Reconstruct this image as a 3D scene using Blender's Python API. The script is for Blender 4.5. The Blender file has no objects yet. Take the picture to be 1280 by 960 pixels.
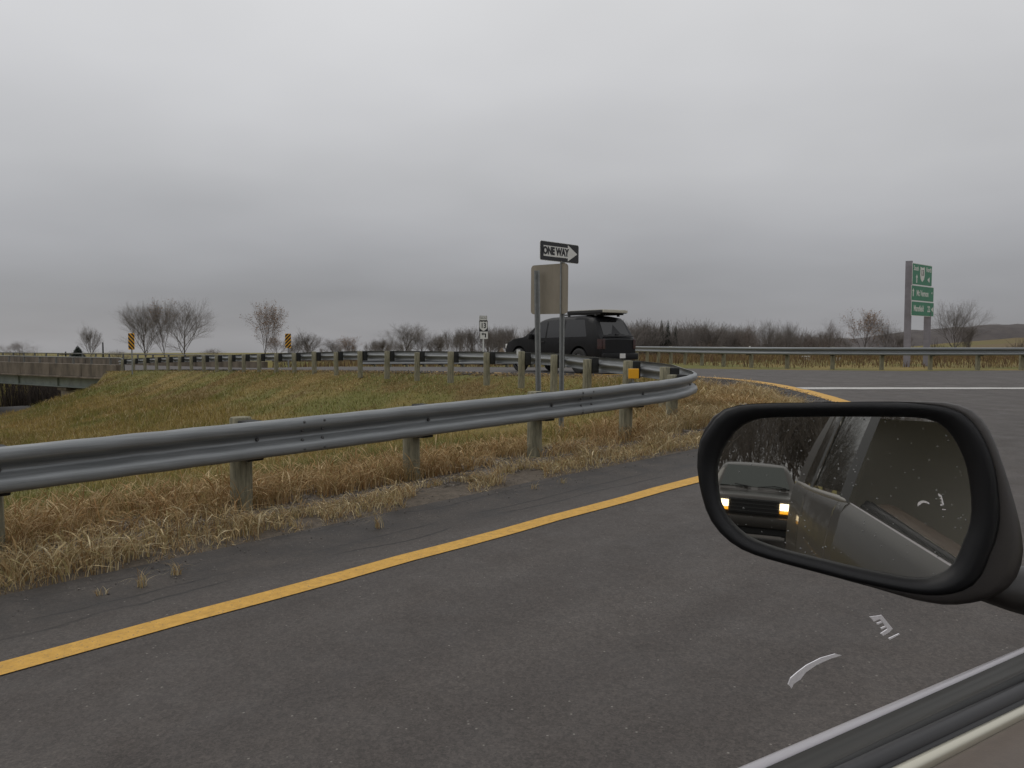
import bpy, bmesh, math, random
import numpy as np
from mathutils import Vector, Matrix
R = math.radians
sc = bpy.context.scene
col = sc.collection

# ------------------------------------------------------------------ camera, sky, sun, exposure
CAM_Z = 1.5
PITCH = R(2.865)
FPX = 1000.0                       # focal length in pixels of the 1280 px wide photograph
cd = bpy.data.cameras.new('camera'); cam = bpy.data.objects.new('camera', cd); col.objects.link(cam)
cd.sensor_width = 36.0; cd.lens = 36.0 * FPX / 1280.0
cd.clip_start = 0.02; cd.clip_end = 6000.0
cam.location = (0, 0, CAM_Z); cam.rotation_euler = (R(90) - PITCH, 0, 0)
sc.camera = cam

SUN_EL, SUN_AZ = R(50), R(-70)     # azimuth clockwise from +Y
w = bpy.data.worlds.new('World'); sc.world = w; w.use_nodes = True
nt = w.node_tree; nt.nodes.clear()
def wn(t, **kw):
    n = nt.nodes.new(t)
    for k, v in kw.items(): setattr(n, k, v)
    return n
out = wn('ShaderNodeOutputWorld'); bg = wn('ShaderNodeBackground'); bg.inputs['Strength'].default_value = 0.12
sky = wn('ShaderNodeTexSky', sky_type='NISHITA', sun_disc=False, sun_elevation=SUN_EL, sun_rotation=SUN_AZ)
tc = wn('ShaderNodeTexCoord'); sep = wn('ShaderNodeSeparateXYZ'); nt.links.new(tc.outputs['Generated'], sep.inputs[0])
# cloud deck: the direction divided by its height above the horizon, so the clouds flatten out far away
zc = wn('ShaderNodeMath', operation='ADD'); zc.inputs[1].default_value = 0.22
nt.links.new(sep.outputs['Z'], zc.inputs[0])
zm = wn('ShaderNodeMath', operation='MAXIMUM'); zm.inputs[1].default_value = 0.12; nt.links.new(zc.outputs[0], zm.inputs[0])
dv = wn('ShaderNodeVectorMath', operation='DIVIDE'); cmb = wn('ShaderNodeCombineXYZ')
for k in range(3): nt.links.new(zm.outputs[0], cmb.inputs[k])
nt.links.new(tc.outputs['Generated'], dv.inputs[0]); nt.links.new(cmb.outputs[0], dv.inputs[1])
nz = wn('ShaderNodeTexNoise'); nz.inputs['Scale'].default_value = 0.9; nz.inputs['Detail'].default_value = 4.0; nz.inputs['Roughness'].default_value = 0.45
mp = wn('ShaderNodeMapping'); mp.inputs['Location'].default_value = (0.35, 0.1, 0); mp.inputs['Scale'].default_value = (0.9, 1.0, 0.2)
nt.links.new(dv.outputs[0], mp.inputs[0]); nt.links.new(mp.outputs[0], nz.inputs['Vector'])
er = wn('ShaderNodeValToRGB')                       # overcast sky: dark at the horizon, bright overhead
e = er.color_ramp.elements
e[0].position = 0.0; e[0].color = (0.30, 0.30, 0.313, 1)
e[1].position = 1.0; e[1].color = (0.90, 0.90, 0.91, 1)
for p, c in ((0.03, (0.285, 0.285, 0.30)), (0.06, (0.29, 0.29, 0.305)), (0.12, (0.385, 0.385, 0.40)), (0.20, (0.53, 0.53, 0.54)), (0.30, (0.635, 0.635, 0.645)), (0.42, (0.70, 0.70, 0.705))):
    q = e.new(p); q.color = c + (1,)
nt.links.new(sep.outputs['Z'], er.inputs[0])
nr = wn('ShaderNodeMapRange'); nr.inputs[1].default_value = 0.3; nr.inputs[2].default_value = 0.72; nr.inputs[3].default_value = 0.89; nr.inputs[4].default_value = 1.13
nt.links.new(nz.outputs[0], nr.inputs[0])
cm = wn('ShaderNodeVectorMath', operation='SCALE'); nt.links.new(er.outputs[0], cm.inputs[0]); nt.links.new(nr.outputs[0], cm.inputs['Scale'])
c8 = wn('ShaderNodeVectorMath', operation='SCALE'); c8.inputs['Scale'].default_value = 1 / 0.12; nt.links.new(cm.outputs[0], c8.inputs[0])
mx = wn('ShaderNodeMixRGB'); mx.inputs[0].default_value = 0.96
nt.links.new(sky.outputs[0], mx.inputs[1]); nt.links.new(c8.outputs[0], mx.inputs[2])
nt.links.new(mx.outputs[0], bg.inputs[0]); nt.links.new(bg.outputs[0], out.inputs[0])

sl = bpy.data.lights.new('sun', 'SUN'); sun = bpy.data.objects.new('sun', sl); col.objects.link(sun)
sl.energy = 0.7; sl.angle = R(40); sl.color = (1.0, 0.96, 0.9)
sdir = Vector((math.sin(SUN_AZ) * math.cos(SUN_EL), math.cos(SUN_AZ) * math.cos(SUN_EL), math.sin(SUN_EL)))
sun.rotation_euler = sdir.to_track_quat('Z', 'Y').to_euler(); sun.location = (0, 0, 60)
vs = sc.view_settings; vs.view_transform = 'Standard'; vs.look = 'None'; vs.exposure = 0.0; vs.gamma = 1.0; vs.use_curve_mapping = False
sc.cycles.max_bounces = 6; sc.cycles.transparent_max_bounces = 16; sc.cycles.caustics_reflective = False; sc.cycles.caustics_refractive = False
sc.cycles.use_denoising = True

# ------------------------------------------------------------------ helpers
ST, CT = math.sin(PITCH), math.cos(PITCH)
def ray(px, py):
    u, v = (px - 640) / FPX, (480 - py) / FPX
    return Vector((u, CT + v * ST, -ST + v * CT))
def at(px, py, Y):
    d = ray(px, py); return Vector((0, 0, CAM_Z)) + d * (Y / d.y)

def tag(o, label=None, cat=None, group=None, kind=None):
    if label: o['label'] = label
    if cat: o['category'] = cat
    if group: o['group'] = group
    if kind: o['kind'] = kind
    return o
def thing(name, label, cat, loc=(0, 0, 0), rotz=0.0, group=None):
    o = bpy.data.objects.new(name, None); col.objects.link(o); o.empty_display_size = 0.2
    o.location = loc; o.rotation_euler = (0, 0, rotz)
    return tag(o, label, cat, group)
def copy_tree(o, parent=None):
    c = o.copy(); col.objects.link(c); c.parent = parent
    for ch in o.children: copy_tree(ch, c)
    return c

class MB:
    """collects shapes; build() links them as one mesh object"""
    def __init__(s): s.v = []; s.f = []
    def add(s, vs, fs):
        n = len(s.v); s.v += [tuple(p) for p in vs]; s.f += [tuple(i + n for i in q) for q in fs]; return s
    def box(s, c, sz, rot=None, taper=1.0):
        hx, hy, hz = sz[0] / 2, sz[1] / 2, sz[2] / 2
        P = [Vector((x * hx * (taper if z > 0 else 1), y * hy * (taper if z > 0 else 1), z * hz)) for z in (-1, 1) for y in (-1, 1) for x in (-1, 1)]
        if rot is not None: P = [rot @ p for p in P]
        c = Vector(c)
        return s.add([p + c for p in P], [(0, 2, 3, 1), (4, 5, 7, 6), (0, 1, 5, 4), (2, 6, 7, 3), (0, 4, 6, 2), (1, 3, 7, 5)])
    def bbox(s, c, sz, b=0.01, rot=None):
        """box with bevelled edges (octagonal in every section)"""
        bm = bmesh.new(); bmesh.ops.create_cube(bm, size=1)
        for q in bm.verts: q.co = Vector((q.co.x * sz[0], q.co.y * sz[1], q.co.z * sz[2]))
        bmesh.ops.bevel(bm, geom=bm.edges[:], offset=min(b, min(sz) * 0.45), segments=2, affect='EDGES', profile=0.6)
        c = Vector(c)
        bm.verts.index_update()
        vs_ = [(rot @ q.co if rot is not None else q.co) + c for q in bm.verts]
        s.add(vs_, [[q.index for q in f.verts] for f in bm.faces]); bm.free(); return s
    def tube(s, pts, rad, n=8, caps=True):
        pts = [Vector(p) for p in pts]; m = len(pts)
        rad = list(rad) if hasattr(rad, '__len__') else [rad] * m
        rings = []; prev = None
        for i, p in enumerate(pts):
            t = (pts[min(i + 1, m - 1)] - pts[max(i - 1, 0)])
            t = t.normalized() if t.length > 1e-9 else Vector((0, 0, 1))
            if prev is None:
                a = t.cross(Vector((0, 0, 1))) if abs(t.z) < 0.9 else t.cross(Vector((1, 0, 0)))
            else: a = prev - t * prev.dot(t)
            a.normalize(); prev = a; b = t.cross(a)
            rings.append([p + (a * math.cos(2 * math.pi * k / n) + b * math.sin(2 * math.pi * k / n)) * rad[i] for k in range(n)])
        V = [q for r_ in rings for q in r_]
        F = [(i * n + k, i * n + (k + 1) % n, (i + 1) * n + (k + 1) % n, (i + 1) * n + k) for i in range(m - 1) for k in range(n)]
        if caps: F += [tuple(range(n - 1, -1, -1)), tuple((m - 1) * n + k for k in range(n))]
        return s.add(V, F)
    def grid(s, rows, close=False):
        """rows of equal length joined into quads"""
        n = len(rows[0]); V = [p for r_ in rows for p in r_]; F = []
        for i in range(len(rows) - 1):
            for k in range(n if close else n - 1):
                F.append((i * n + k, i * n + (k + 1) % n, (i + 1) * n + (k + 1) % n, (i + 1) * n + k))
        return s.add(V, F)
    def prism(s, poly, d):
        """flat polygon (3D points) thickened by the vector d"""
        n = len(poly); d = Vector(d); P = [Vector(p) for p in poly]
        return s.add(P + [p + d for p in P], [tuple(range(n - 1, -1, -1)), tuple(range(n, 2 * n))] + [(k, (k + 1) % n, n + (k + 1) % n, n + k) for k in range(n)])
    def build(s, name, m, parent=None, smooth=False, world=False, auto=None):
        V = s.v
        if world and parent is not None:
            M = (Matrix.Translation(parent.location) @ Matrix.Rotation(parent.rotation_euler[2], 4, 'Z')).inverted()
            V = [M @ Vector(p) for p in V]
        me = bpy.data.meshes.new(name); me.from_pydata(V, [], s.f); me.materials.append(m); me.update()
        if smooth:
            me.polygons.foreach_set('use_smooth', [True] * len(me.polygons))
            if auto: me.set_sharp_from_angle(angle=R(auto))
        o = bpy.data.objects.new(name, me); col.objects.link(o); o.parent = parent
        return o

def np_mesh(name, V, F, m, parent=None, colors=None, smooth=False):
    """fast mesh from numpy arrays; F is (n,3) or (n,4); colors per vertex"""
    me = bpy.data.meshes.new(name); k = F.shape[1]
    me.vertices.add(len(V)); me.vertices.foreach_set('co', np.ascontiguousarray(V, dtype=np.float32).ravel())
    me.loops.add(F.size); me.loops.foreach_set('vertex_index', np.ascontiguousarray(F, dtype=np.int32).ravel())
    me.polygons.add(len(F)); me.polygons.foreach_set('loop_start', np.arange(0, F.size, k, dtype=np.int32))
    me.update(calc_edges=True); me.validate()
    if colors is not None:
        a = me.attributes.new('tint', 'FLOAT_COLOR', 'POINT'); c4 = np.ones((len(V), 4), np.float32); c4[:, :3] = colors
        a.data.foreach_set('color', c4.ravel())
    if smooth: me.polygons.foreach_set('use_smooth', [True] * len(me.polygons))
    me.materials.append(m)
    o = bpy.data.objects.new(name, me); col.objects.link(o); o.parent = parent
    return o

def text_mesh(txt, size, m, name, parent, mat4, align='CENTER', thick=0.002, sx=1.0, bold=0.0):
    cu = bpy.data.curves.new('lettering', 'FONT'); cu.body = txt; cu.size = size; cu.align_x = align; cu.align_y = 'CENTER'
    cu.extrude = thick; cu.offset = bold; cu.resolution_u = 3
    o = bpy.data.objects.new('lettering', cu); col.objects.link(o)
    dg = bpy.context.evaluated_depsgraph_get(); me = bpy.data.meshes.new_from_object(o.evaluated_get(dg))
    bpy.data.objects.remove(o); bpy.data.curves.remove(cu)
    me.transform(mat4 @ Matrix.Diagonal((sx, 1, 1, 1))); me.materials.clear(); me.materials.append(m); me.name = name
    q = bpy.data.objects.new(name, me); col.objects.link(q); q.parent = parent
    return q

# ------------------------------------------------------------------ materials
def mat(name, c, rough=0.6, metal=0.0, spec=0.5, var=0.0, scale=8.0, bump=0.0, bscale=None, stretch=(1, 1, 1), c2=None, detail=6, emit=None, coat=0.0):
    m = bpy.data.materials.new(name); m.use_nodes = True; t = m.node_tree; b = t.nodes['Principled BSDF']
    b.inputs['Base Color'].default_value = (*c, 1); b.inputs['Roughness'].default_value = rough; b.inputs['Metallic'].default_value = metal
    b.inputs['Specular IOR Level'].default_value = spec; b.inputs['Coat Weight'].default_value = coat
    if emit: b.inputs['Emission Color'].default_value = (*emit[0], 1); b.inputs['Emission Strength'].default_value = emit[1]
    if var > 0 or c2 is not None or bump > 0:
        tcn = t.nodes.new('ShaderNodeTexCoord'); mpn = t.nodes.new('ShaderNodeMapping'); mpn.inputs['Scale'].default_value = stretch
        t.links.new(tcn.outputs['Object'], mpn.inputs[0])
        n = t.nodes.new('ShaderNodeTexNoise'); n.inputs['Scale'].default_value = scale; n.inputs['Detail'].default_value = detail; n.inputs['Roughness'].default_value = 0.65
        t.links.new(mpn.outputs[0], n.inputs['Vector'])
        if var > 0 or c2 is not None:
            r = t.nodes.new('ShaderNodeValToRGB'); r.color_ramp.elements[0].position = 0.33; r.color_ramp.elements[1].position = 0.68
            a_ = c if c2 is not None else tuple(x * (1 - var) for x in c); b_ = c2 if c2 is not None else tuple(min(1, x * (1 + var)) for x in c)
            r.color_ramp.elements[0].color = (*a_, 1); r.color_ramp.elements[1].color = (*b_, 1)
            t.links.new(n.outputs[0], r.inputs[0]); t.links.new(r.outputs[0], b.inputs['Base Color'])
        if bump > 0:
            n2 = n
            if bscale:
                n2 = t.nodes.new('ShaderNodeTexNoise'); n2.inputs['Scale'].default_value = bscale; n2.inputs['Detail'].default_value = 4; t.links.new(mpn.outputs[0], n2.inputs['Vector'])
            bp = t.nodes.new('ShaderNodeBump'); bp.inputs['Strength'].default_value = bump; bp.inputs['Distance'].default_value = 0.02
            t.links.new(n2.outputs[0], bp.inputs['Height']); t.links.new(bp.outputs[0], b.inputs['Normal'])
    return m
def attr_mat(name, rough=0.8, transl=0.0, mul=1.0):
    m = bpy.data.materials.new(name); m.use_nodes = True; t = m.node_tree; b = t.nodes['Principled BSDF']
    a = t.nodes.new('ShaderNodeAttribute'); a.attribute_name = 'tint'
    t.links.new(a.outputs['Color'], b.inputs['Base Color']); b.inputs['Roughness'].default_value = rough; b.inputs['Specular IOR Level'].default_value = 0.25
    if transl > 0:
        tr = t.nodes.new('ShaderNodeBsdfTranslucent'); t.links.new(a.outputs['Color'], tr.inputs[0])
        mxs = t.nodes.new('ShaderNodeMixShader'); mxs.inputs[0].default_value = transl
        t.links.new(b.outputs[0], mxs.inputs[1]); t.links.new(tr.outputs[0], mxs.inputs[2]); t.links.new(mxs.outputs[0], t.nodes['Material Output'].inputs[0])
    return m

M = {}
M['steel'] = mat('galvanised_steel', (0.18, 0.19, 0.195), 0.47, 0.45, c2=(0.27, 0.282, 0.288), scale=5.0, stretch=(.45, .45, 14), bump=0.08, bscale=30, detail=8)
M['bolt'] = mat('bolt_steel', (0.10, 0.10, 0.10), 0.5, 0.6)
M['post'] = mat('treated_timber', (0.12, 0.118, 0.08), 0.85, c2=(0.30, 0.275, 0.19), scale=9, stretch=(4, 4, 0.5), bump=0.5, bscale=30)
M['block'] = mat('dark_timber_block', (0.020, 0.021, 0.021), 0.85, var=0.4, scale=12, bump=0.3)
M['yellow_reflector'] = mat('amber_reflector', (0.85, 0.42, 0.02), 0.35)
M['white_reflector'] = mat('white_reflector', (0.62, 0.63, 0.62), 0.4)
M['concrete'] = mat('stained_concrete', (0.065, 0.052, 0.038), 0.9, c2=(0.20, 0.165, 0.125), scale=1.2, stretch=(1, 1, 0.35), bump=0.2, bscale=20)
M['girder'] = mat('pale_green_girder', (0.27, 0.31, 0.29), 0.6, var=0.2, scale=1.5)
M['pipe'] = mat('railing_aluminium', (0.14, 0.14, 0.13), 0.6, 0.3, var=0.2, scale=5)
M['alu'] = mat('sign_back_aluminium', (0.275, 0.245, 0.20), 0.55, 0.35, var=0.12, scale=5, stretch=(1, 1, 0.3))
M['signpost'] = mat('galvanised_sign_post', (0.25, 0.26, 0.26), 0.5, 0.5, var=0.15, scale=14)
M['ibeam'] = mat('grey_violet_steel_beam', (0.25, 0.235, 0.26), 0.6, 0.15, var=0.12, scale=4)
M['sblack'] = mat('sign_black', (0.012, 0.012, 0.014), 0.4)
M['swhite'] = mat('sign_white', (0.66, 0.66, 0.63), 0.45, var=0.06, scale=6)
M['sgreen'] = mat('sign_green', (0.035, 0.20, 0.115), 0.45, var=0.1, scale=3)
M['syellow'] = mat('marker_yellow', (0.80, 0.40, 0.02), 0.4)
M['blackpaint'] = mat('black_car_paint', (0.006, 0.006, 0.007), 0.45, spec=0.25, var=0.3, scale=3)
M['carglass'] = mat('dark_tinted_glass', (0.008, 0.008, 0.009), 0.06, spec=0.55)
M['rubber'] = mat('tyre_rubber', (0.018, 0.018, 0.018), 0.8, var=0.2, scale=20)
M['rim'] = mat('alloy_rim', (0.25, 0.25, 0.26), 0.35, 0.8)
M['trim'] = mat('black_plastic', (0.012, 0.012, 0.013), 0.5, bump=0.05, scale=300)
M['taillamp'] = mat('tail_lamp_red', (0.035, 0.010, 0.010), 0.25, coat=0.5)
M['cream'] = mat('cream_roof_box', (0.46, 0.44, 0.37), 0.5, var=0.08, scale=5)
M['tan'] = mat('bronze_grey_car_paint', (0.045, 0.040, 0.035), 0.32, 0.4, coat=0.25, var=0.06, scale=40)
M['truckpaint'] = mat('dark_truck_paint', (0.035, 0.03, 0.026), 0.3, 0.3, coat=0.5)
M['chrome'] = mat('satin_chrome', (0.62, 0.61, 0.58), 0.25, 1.0)
M['headlamp'] = mat('lit_headlamp', (0.9, 0.85, 0.7), 0.3, emit=((1.0, 0.80, 0.50), 5.0))
M['indicator'] = mat('lit_amber_lamp', (0.9, 0.5, 0.05), 0.3, emit=((1.0, 0.42, 0.02), 1.6))
M['panel'] = mat('brown_door_panel', (0.10, 0.078, 0.062), 0.55, var=0.1, scale=60, bump=0.1, bscale=500)
M['cabin'] = mat('cabin_lining', (0.62, 0.60, 0.54), 0.8)
M['glass_reflection'] = mat('painted_reflection', (0.80, 0.78, 0.82), 0.5)  # pale colour standing in for reflections in the window
# ------------------------------------------------------------------ road lines in plan
def spline(P, step):
    """Catmull-Rom through P, resampled every `step` metres"""
    P = [np.array(p, float) for p in P]; P = [2 * P[0] - P[1]] + P + [2 * P[-1] - P[-2]]; o = []
    for i in range(1, len(P) - 2):
        for t in np.linspace(0, 1, 40, endpoint=False):
            a, b, c, d = P[i - 1:i + 3]
            o.append(0.5 * ((2 * b) + (c - a) * t + (2 * a - 5 * b + 4 * c - d) * t * t + (3 * b - a - 3 * c + d) * t ** 3))
    o.append(P[-2]); o = np.array(o); L = np.r_[0, np.cumsum(np.linalg.norm(np.diff(o, axis=0), axis=1))]
    s = np.arange(0, L[-1], step); return np.stack([np.interp(s, L, o[:, k]) for k in range(o.shape[1])], 1)
def tangents(P):
    t = np.gradient(P, axis=0); return t / np.linalg.norm(t, axis=1, keepdims=True)

DR = np.array((0.695, 0.719)); DC = np.array((-0.629, 0.777)); DB = np.array((-0.82, 0.572)); NB = np.array((0.572, 0.82))
A0 = np.array((-26.2, 52.6))                                             # the near corner of the bridge
q0 = np.array((-2.13, 6.63))
# line of the guardrail face: up the ramp, round the corner, along the crossing road to the bridge
RAIL = [tuple(q0 + DR * k) for k in (-30, -20, -10, -5, 0, 2.5, 4.9)] + [(2.1, 11.1), (2.62, 12.0), (2.93, 13.1), (2.88, 14.5), (2.42, 16.2), (1.78, 17.9), (1.0, 20.0), (0.09, 21.7), (-1.0, 23.3)] \
    + [tuple(np.array((-1.0, 23.3)) + DC * k) for k in (5, 10, 16, 23)] + [(-20.6, 47.0), (-25.6, 52.0)]
# painted edge line: the same way round, further out
l0 = q0 + np.array((0.719, -0.695)) * 1.98
LINE = [tuple(l0 + DR * k) for k in (-60, -40, -20, -10, -4, 0, 3, 5.2)] + [(5.35, 11.75), (6.15, 13.3), (6.42, 15.5), (6.6, 18.0), (6.55, 20.4), (6.3, 22.6), (5.7, 24.4), (4.4, 25.7), (2.4, 26.7), (0, 27.8), (-3, 29.9), (-6, 32.9)] \
    + [(-13.6, 42.2), (-19.4, 48.4), (-25.4, 53.7)] + [tuple(np.array((-25.4, 53.7)) + DB * k) for k in (12, 30, 60, 120, 220, 400)]
LP = spline(LINE, 0.5); LT = tangents(LP); LN = len(LP)
Ls = np.arange(LN) * 0.5
def l_index(p): return int(np.argmin(((LP - np.array(p)) ** 2).sum(1)))
iA, iB, iC, iD, iE, iF = (l_index(p) for p in ((1.0, 7.2), (5.35, 11.75), (6.8, 18.0), (5.7, 24.4), (-3, 29.9), (-25.4, 53.7)))
# height along the line
sRamp = LP @ DR
Zt = 0.022 * np.minimum(sRamp, 15)
i2 = l_index((6.75, 20.4)); k = np.arange(LN)
Zt = np.interp(k, [iA, iB, i2, iE, l_index((-19.4, 48.4)), iF, LN], [0.022 * sRamp[iA], 0.28, 0.5, 0.48, -0.05, -0.32, -0.9]); Zt[:iA] = 0.022 * sRamp[:iA]
ker = np.hanning(15); ker /= ker.sum(); Zt = np.convolve(np.pad(Zt, 7, mode='edge'), ker, 'valid')
# pavement edge to the left of the line
off = np.interp(k, [0, iA, iB, iC, iD, iE, LN], [1.33, 1.33, 1.1, 0.95, 0.8, 0.55, 0.5])
LEFT = np.stack([-LT[:, 1], LT[:, 0]], 1)
EP = LP + LEFT * off[:, None]
# direction in which the pavement is swept, and how far
ang = np.interp(k, [0, iA, iB, iC, iD, iE, iF, LN], [-44, -44, -36, 0, 24, 36, 48, 55])
ang = np.convolve(np.pad(ang, 12, mode='edge'), np.hanning(25) / np.hanning(25).sum(), 'valid')
SW = np.stack([np.cos(np.radians(ang)), np.sin(np.radians(ang))], 1)
Wd = np.interp(k, [0, iA, iB, iC, l_index((6.45, 22.6)), iD, l_index((4.4, 25.7)), l_index((2.4, 26.7)), iE, LN], [9.5, 9.5, 15, 30, 26, 17.5, 11.5, 10.3, 9.6, 10.5])

def nearest(P):
    """index into the pavement edge and signed distance (left positive) for points P (n,2)"""
    idx = np.empty(len(P), int); d = np.empty(len(P))
    ET = tangents(EP)
    for a in range(0, len(P), 4000):
        q = P[a:a + 4000]; D = ((q[:, None, :] - EP[None]) ** 2).sum(2); i = D.argmin(1)
        v = q - EP[i]; sg = np.sign(ET[i, 0] * v[:, 1] - ET[i, 1] * v[:, 0]); idx[a:a + 4000] = i; d[a:a + 4000] = np.sqrt(D[np.arange(len(q)), i]) * sg
    return idx, d
def sm(x): x = np.clip(x, 0, 1); return x * x * (3 - 2 * x)
def bumps(x, y): return 0.5 * np.sin(x * 1.3 + 0.7 * np.sin(y * 0.9)) * np.sin(y * 1.1 + 0.6 * np.sin(x * 0.8)) + 0.3 * np.sin(x * 3.1 + y * 1.7) * np.sin(y * 2.7 - x * 0.6) + 0.5 * np.sin(x * 0.31 + 1) * np.sin(y * 0.27)
def terr(P, info=False):
    P = np.asarray(P, float).reshape(-1, 2); x, y = P.T; i, d = nearest(P); base = Zt[i]
    u = (P - A0) @ DB                                                # metres past the bridge end
    cross = sm((i - iB) / max(1, iE - iB))
    slope = 1 / (6.3 - 4.0 * cross); flat = 1.5 + 0.3 * cross + 1.2 * np.exp(-((i - iC) / 14.0) ** 2)
    cap = 1.75 + 3.4 * sm((u + 42) / 44)
    dep = np.maximum(0, d - flat) * slope
    z = base - cap * (1 - np.exp(-dep / cap)) + bumps(x, y) * 0.07 * sm((d - 1.2) / 3)
    zr = base - 0.035 - 0.004 * np.maximum(0, -d - 30).clip(0, 400) + bumps(x, y) * 0.05 * sm((-d - 34) / 10)
    z = np.where(d > 0, z, zr)
    # motorway cutting that passes under the bridge
    zh = -1.15 - np.maximum(0, u - 2.0) / 1.65 + 0.12 * bumps(x * .7, y * .7)
    zh = np.maximum(zh, -5.4); zh = np.maximum(zh, -5.4 + (u - 52) / 2.2)
    z = np.where(u > 0, np.minimum(z, zh), z)
    zs = -1.55 - np.maximum(0, u + 7) / 2.2 + 7 * np.exp(-np.maximum(d, 0) / 3.0); zs = np.maximum(zs, -5.4)
    z = np.where((d > 0) & (u > -9) & (u < 50), np.minimum(z, zs), z)
    z = np.where((u > 60) | (y > 160), np.minimum(z, -0.4), z)
    # rising land far off to the right
    far = sm((y - 260) / 500) * sm((x - 0.28 * y) / (0.25 * y + 60))
    rr = np.hypot(x, y); z = z - .0150 * np.clip(rr - 75, 0, 2500) * sm((y + 5) / 60)
    z = z + far * 22 + sm((y - 700) / 900) * 3
    return (z, i, d, u) if info else z

gx = np.unique(np.r_[-2600, -1500, -900, -600, -400, np.arange(-300, -80, 20), np.arange(-80, -34, 2.0), np.arange(-34, 14, 0.5), np.arange(14, 50, 2), np.arange(50, 320, 18), 400, 600, 900, 1500, 2600])
gy = np.unique(np.r_[-900, -500, -300, np.arange(-200, -40, 12), np.arange(-40, -4, 1.5), np.arange(-4, 58, 0.5), np.arange(58, 110, 2), np.arange(110, 330, 14), np.arange(340, 1000, 60), 1200, 1600, 2200, 3500])
X, Y = np.meshgrid(gx, gy); PT = np.stack([X.ravel(), Y.ravel()], 1)
Z, TI, TD, TU = terr(PT, True)
nx, ny = len(gx), len(gy); ii = np.arange(nx * ny).reshape(ny, nx)
F = np.stack([ii[:-1, :-1], ii[:-1, 1:], ii[1:, 1:], ii[1:, :-1]], -1).reshape(-1, 4)
# soil and turf colours, by where what grows
def turf(x, y, d, u):
    n1 = 0.5 + 0.5 * bumps(x * .45, y * .45); n2 = 0.5 + 0.5 * bumps(x * 1.1 + 5, y * 1.1)
    olive = np.array((0.215, 0.172, 0.050)); tan_ = np.array((0.285, 0.205, 0.075)); green = np.array((0.135, 0.145, 0.036)); rust = np.array((0.205, 0.13, 0.055))
    c = olive + (tan_ - olive) * n1.clip(0, 1)[:, None]
    g = sm((n2 - .25) * 2.2) * (0.80 - 0.50 * sm((d - 10) / 8)); c = c + (green - c) * g[:, None]
    r_ = sm((n1 * n2 - .42) * 5) * .7; c = c + (rust - c) * r_[:, None]
    return c
TC = turf(PT[:, 0], PT[:, 1], TD, TU) * 0.8
grav = (sm((1.75 - TD) / .5) * (TD > -0.6))[:, None]; TC = TC * (1 - grav) + np.array((0.13, 0.108, 0.085)) * grav
farv = (sm((PT[:, 1] - 70) / 60) * (TU < 0))[:, None]; TC = TC * (1 - farv) + np.array((0.135, 0.10, 0.05)) * farv
M['ground'] = attr_mat('turf_and_gravel', 0.95)
t = M['ground'].node_tree; b = t.nodes['Principled BSDF']; a = [n for n in t.nodes if n.type == 'ATTRIBUTE'][0]
n = t.nodes.new('ShaderNodeTexNoise'); n.inputs['Scale'].default_value = 14; n.inputs['Detail'].default_value = 8; n.inputs['Roughness'].default_value = .75
tcn = t.nodes.new('ShaderNodeTexCoord'); t.links.new(tcn.outputs['Object'], n.inputs['Vector'])
mr = t.nodes.new('ShaderNodeMapRange'); mr.inputs[1].default_value = .3; mr.inputs[2].default_value = .7; mr.inputs[3].default_value = .55; mr.inputs[4].default_value = 1.4; t.links.new(n.outputs[0], mr.inputs[0])
vm = t.nodes.new('ShaderNodeVectorMath'); vm.operation = 'SCALE'; t.links.new(a.outputs['Color'], vm.inputs[0]); t.links.new(mr.outputs[0], vm.inputs['Scale']); t.links.new(vm.outputs[0], b.inputs['Base Color'])
bp = t.nodes.new('ShaderNodeBump'); bp.inputs['Strength'].default_value = .7; bp.inputs['Distance'].default_value = .04; t.links.new(n.outputs[0], bp.inputs['Height']); t.links.new(bp.outputs[0], b.inputs['Normal'])
ground = np_mesh('ground', np.c_[PT, Z], F, M['ground'], colors=TC, smooth=True); tag(ground, kind='structure')

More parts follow.
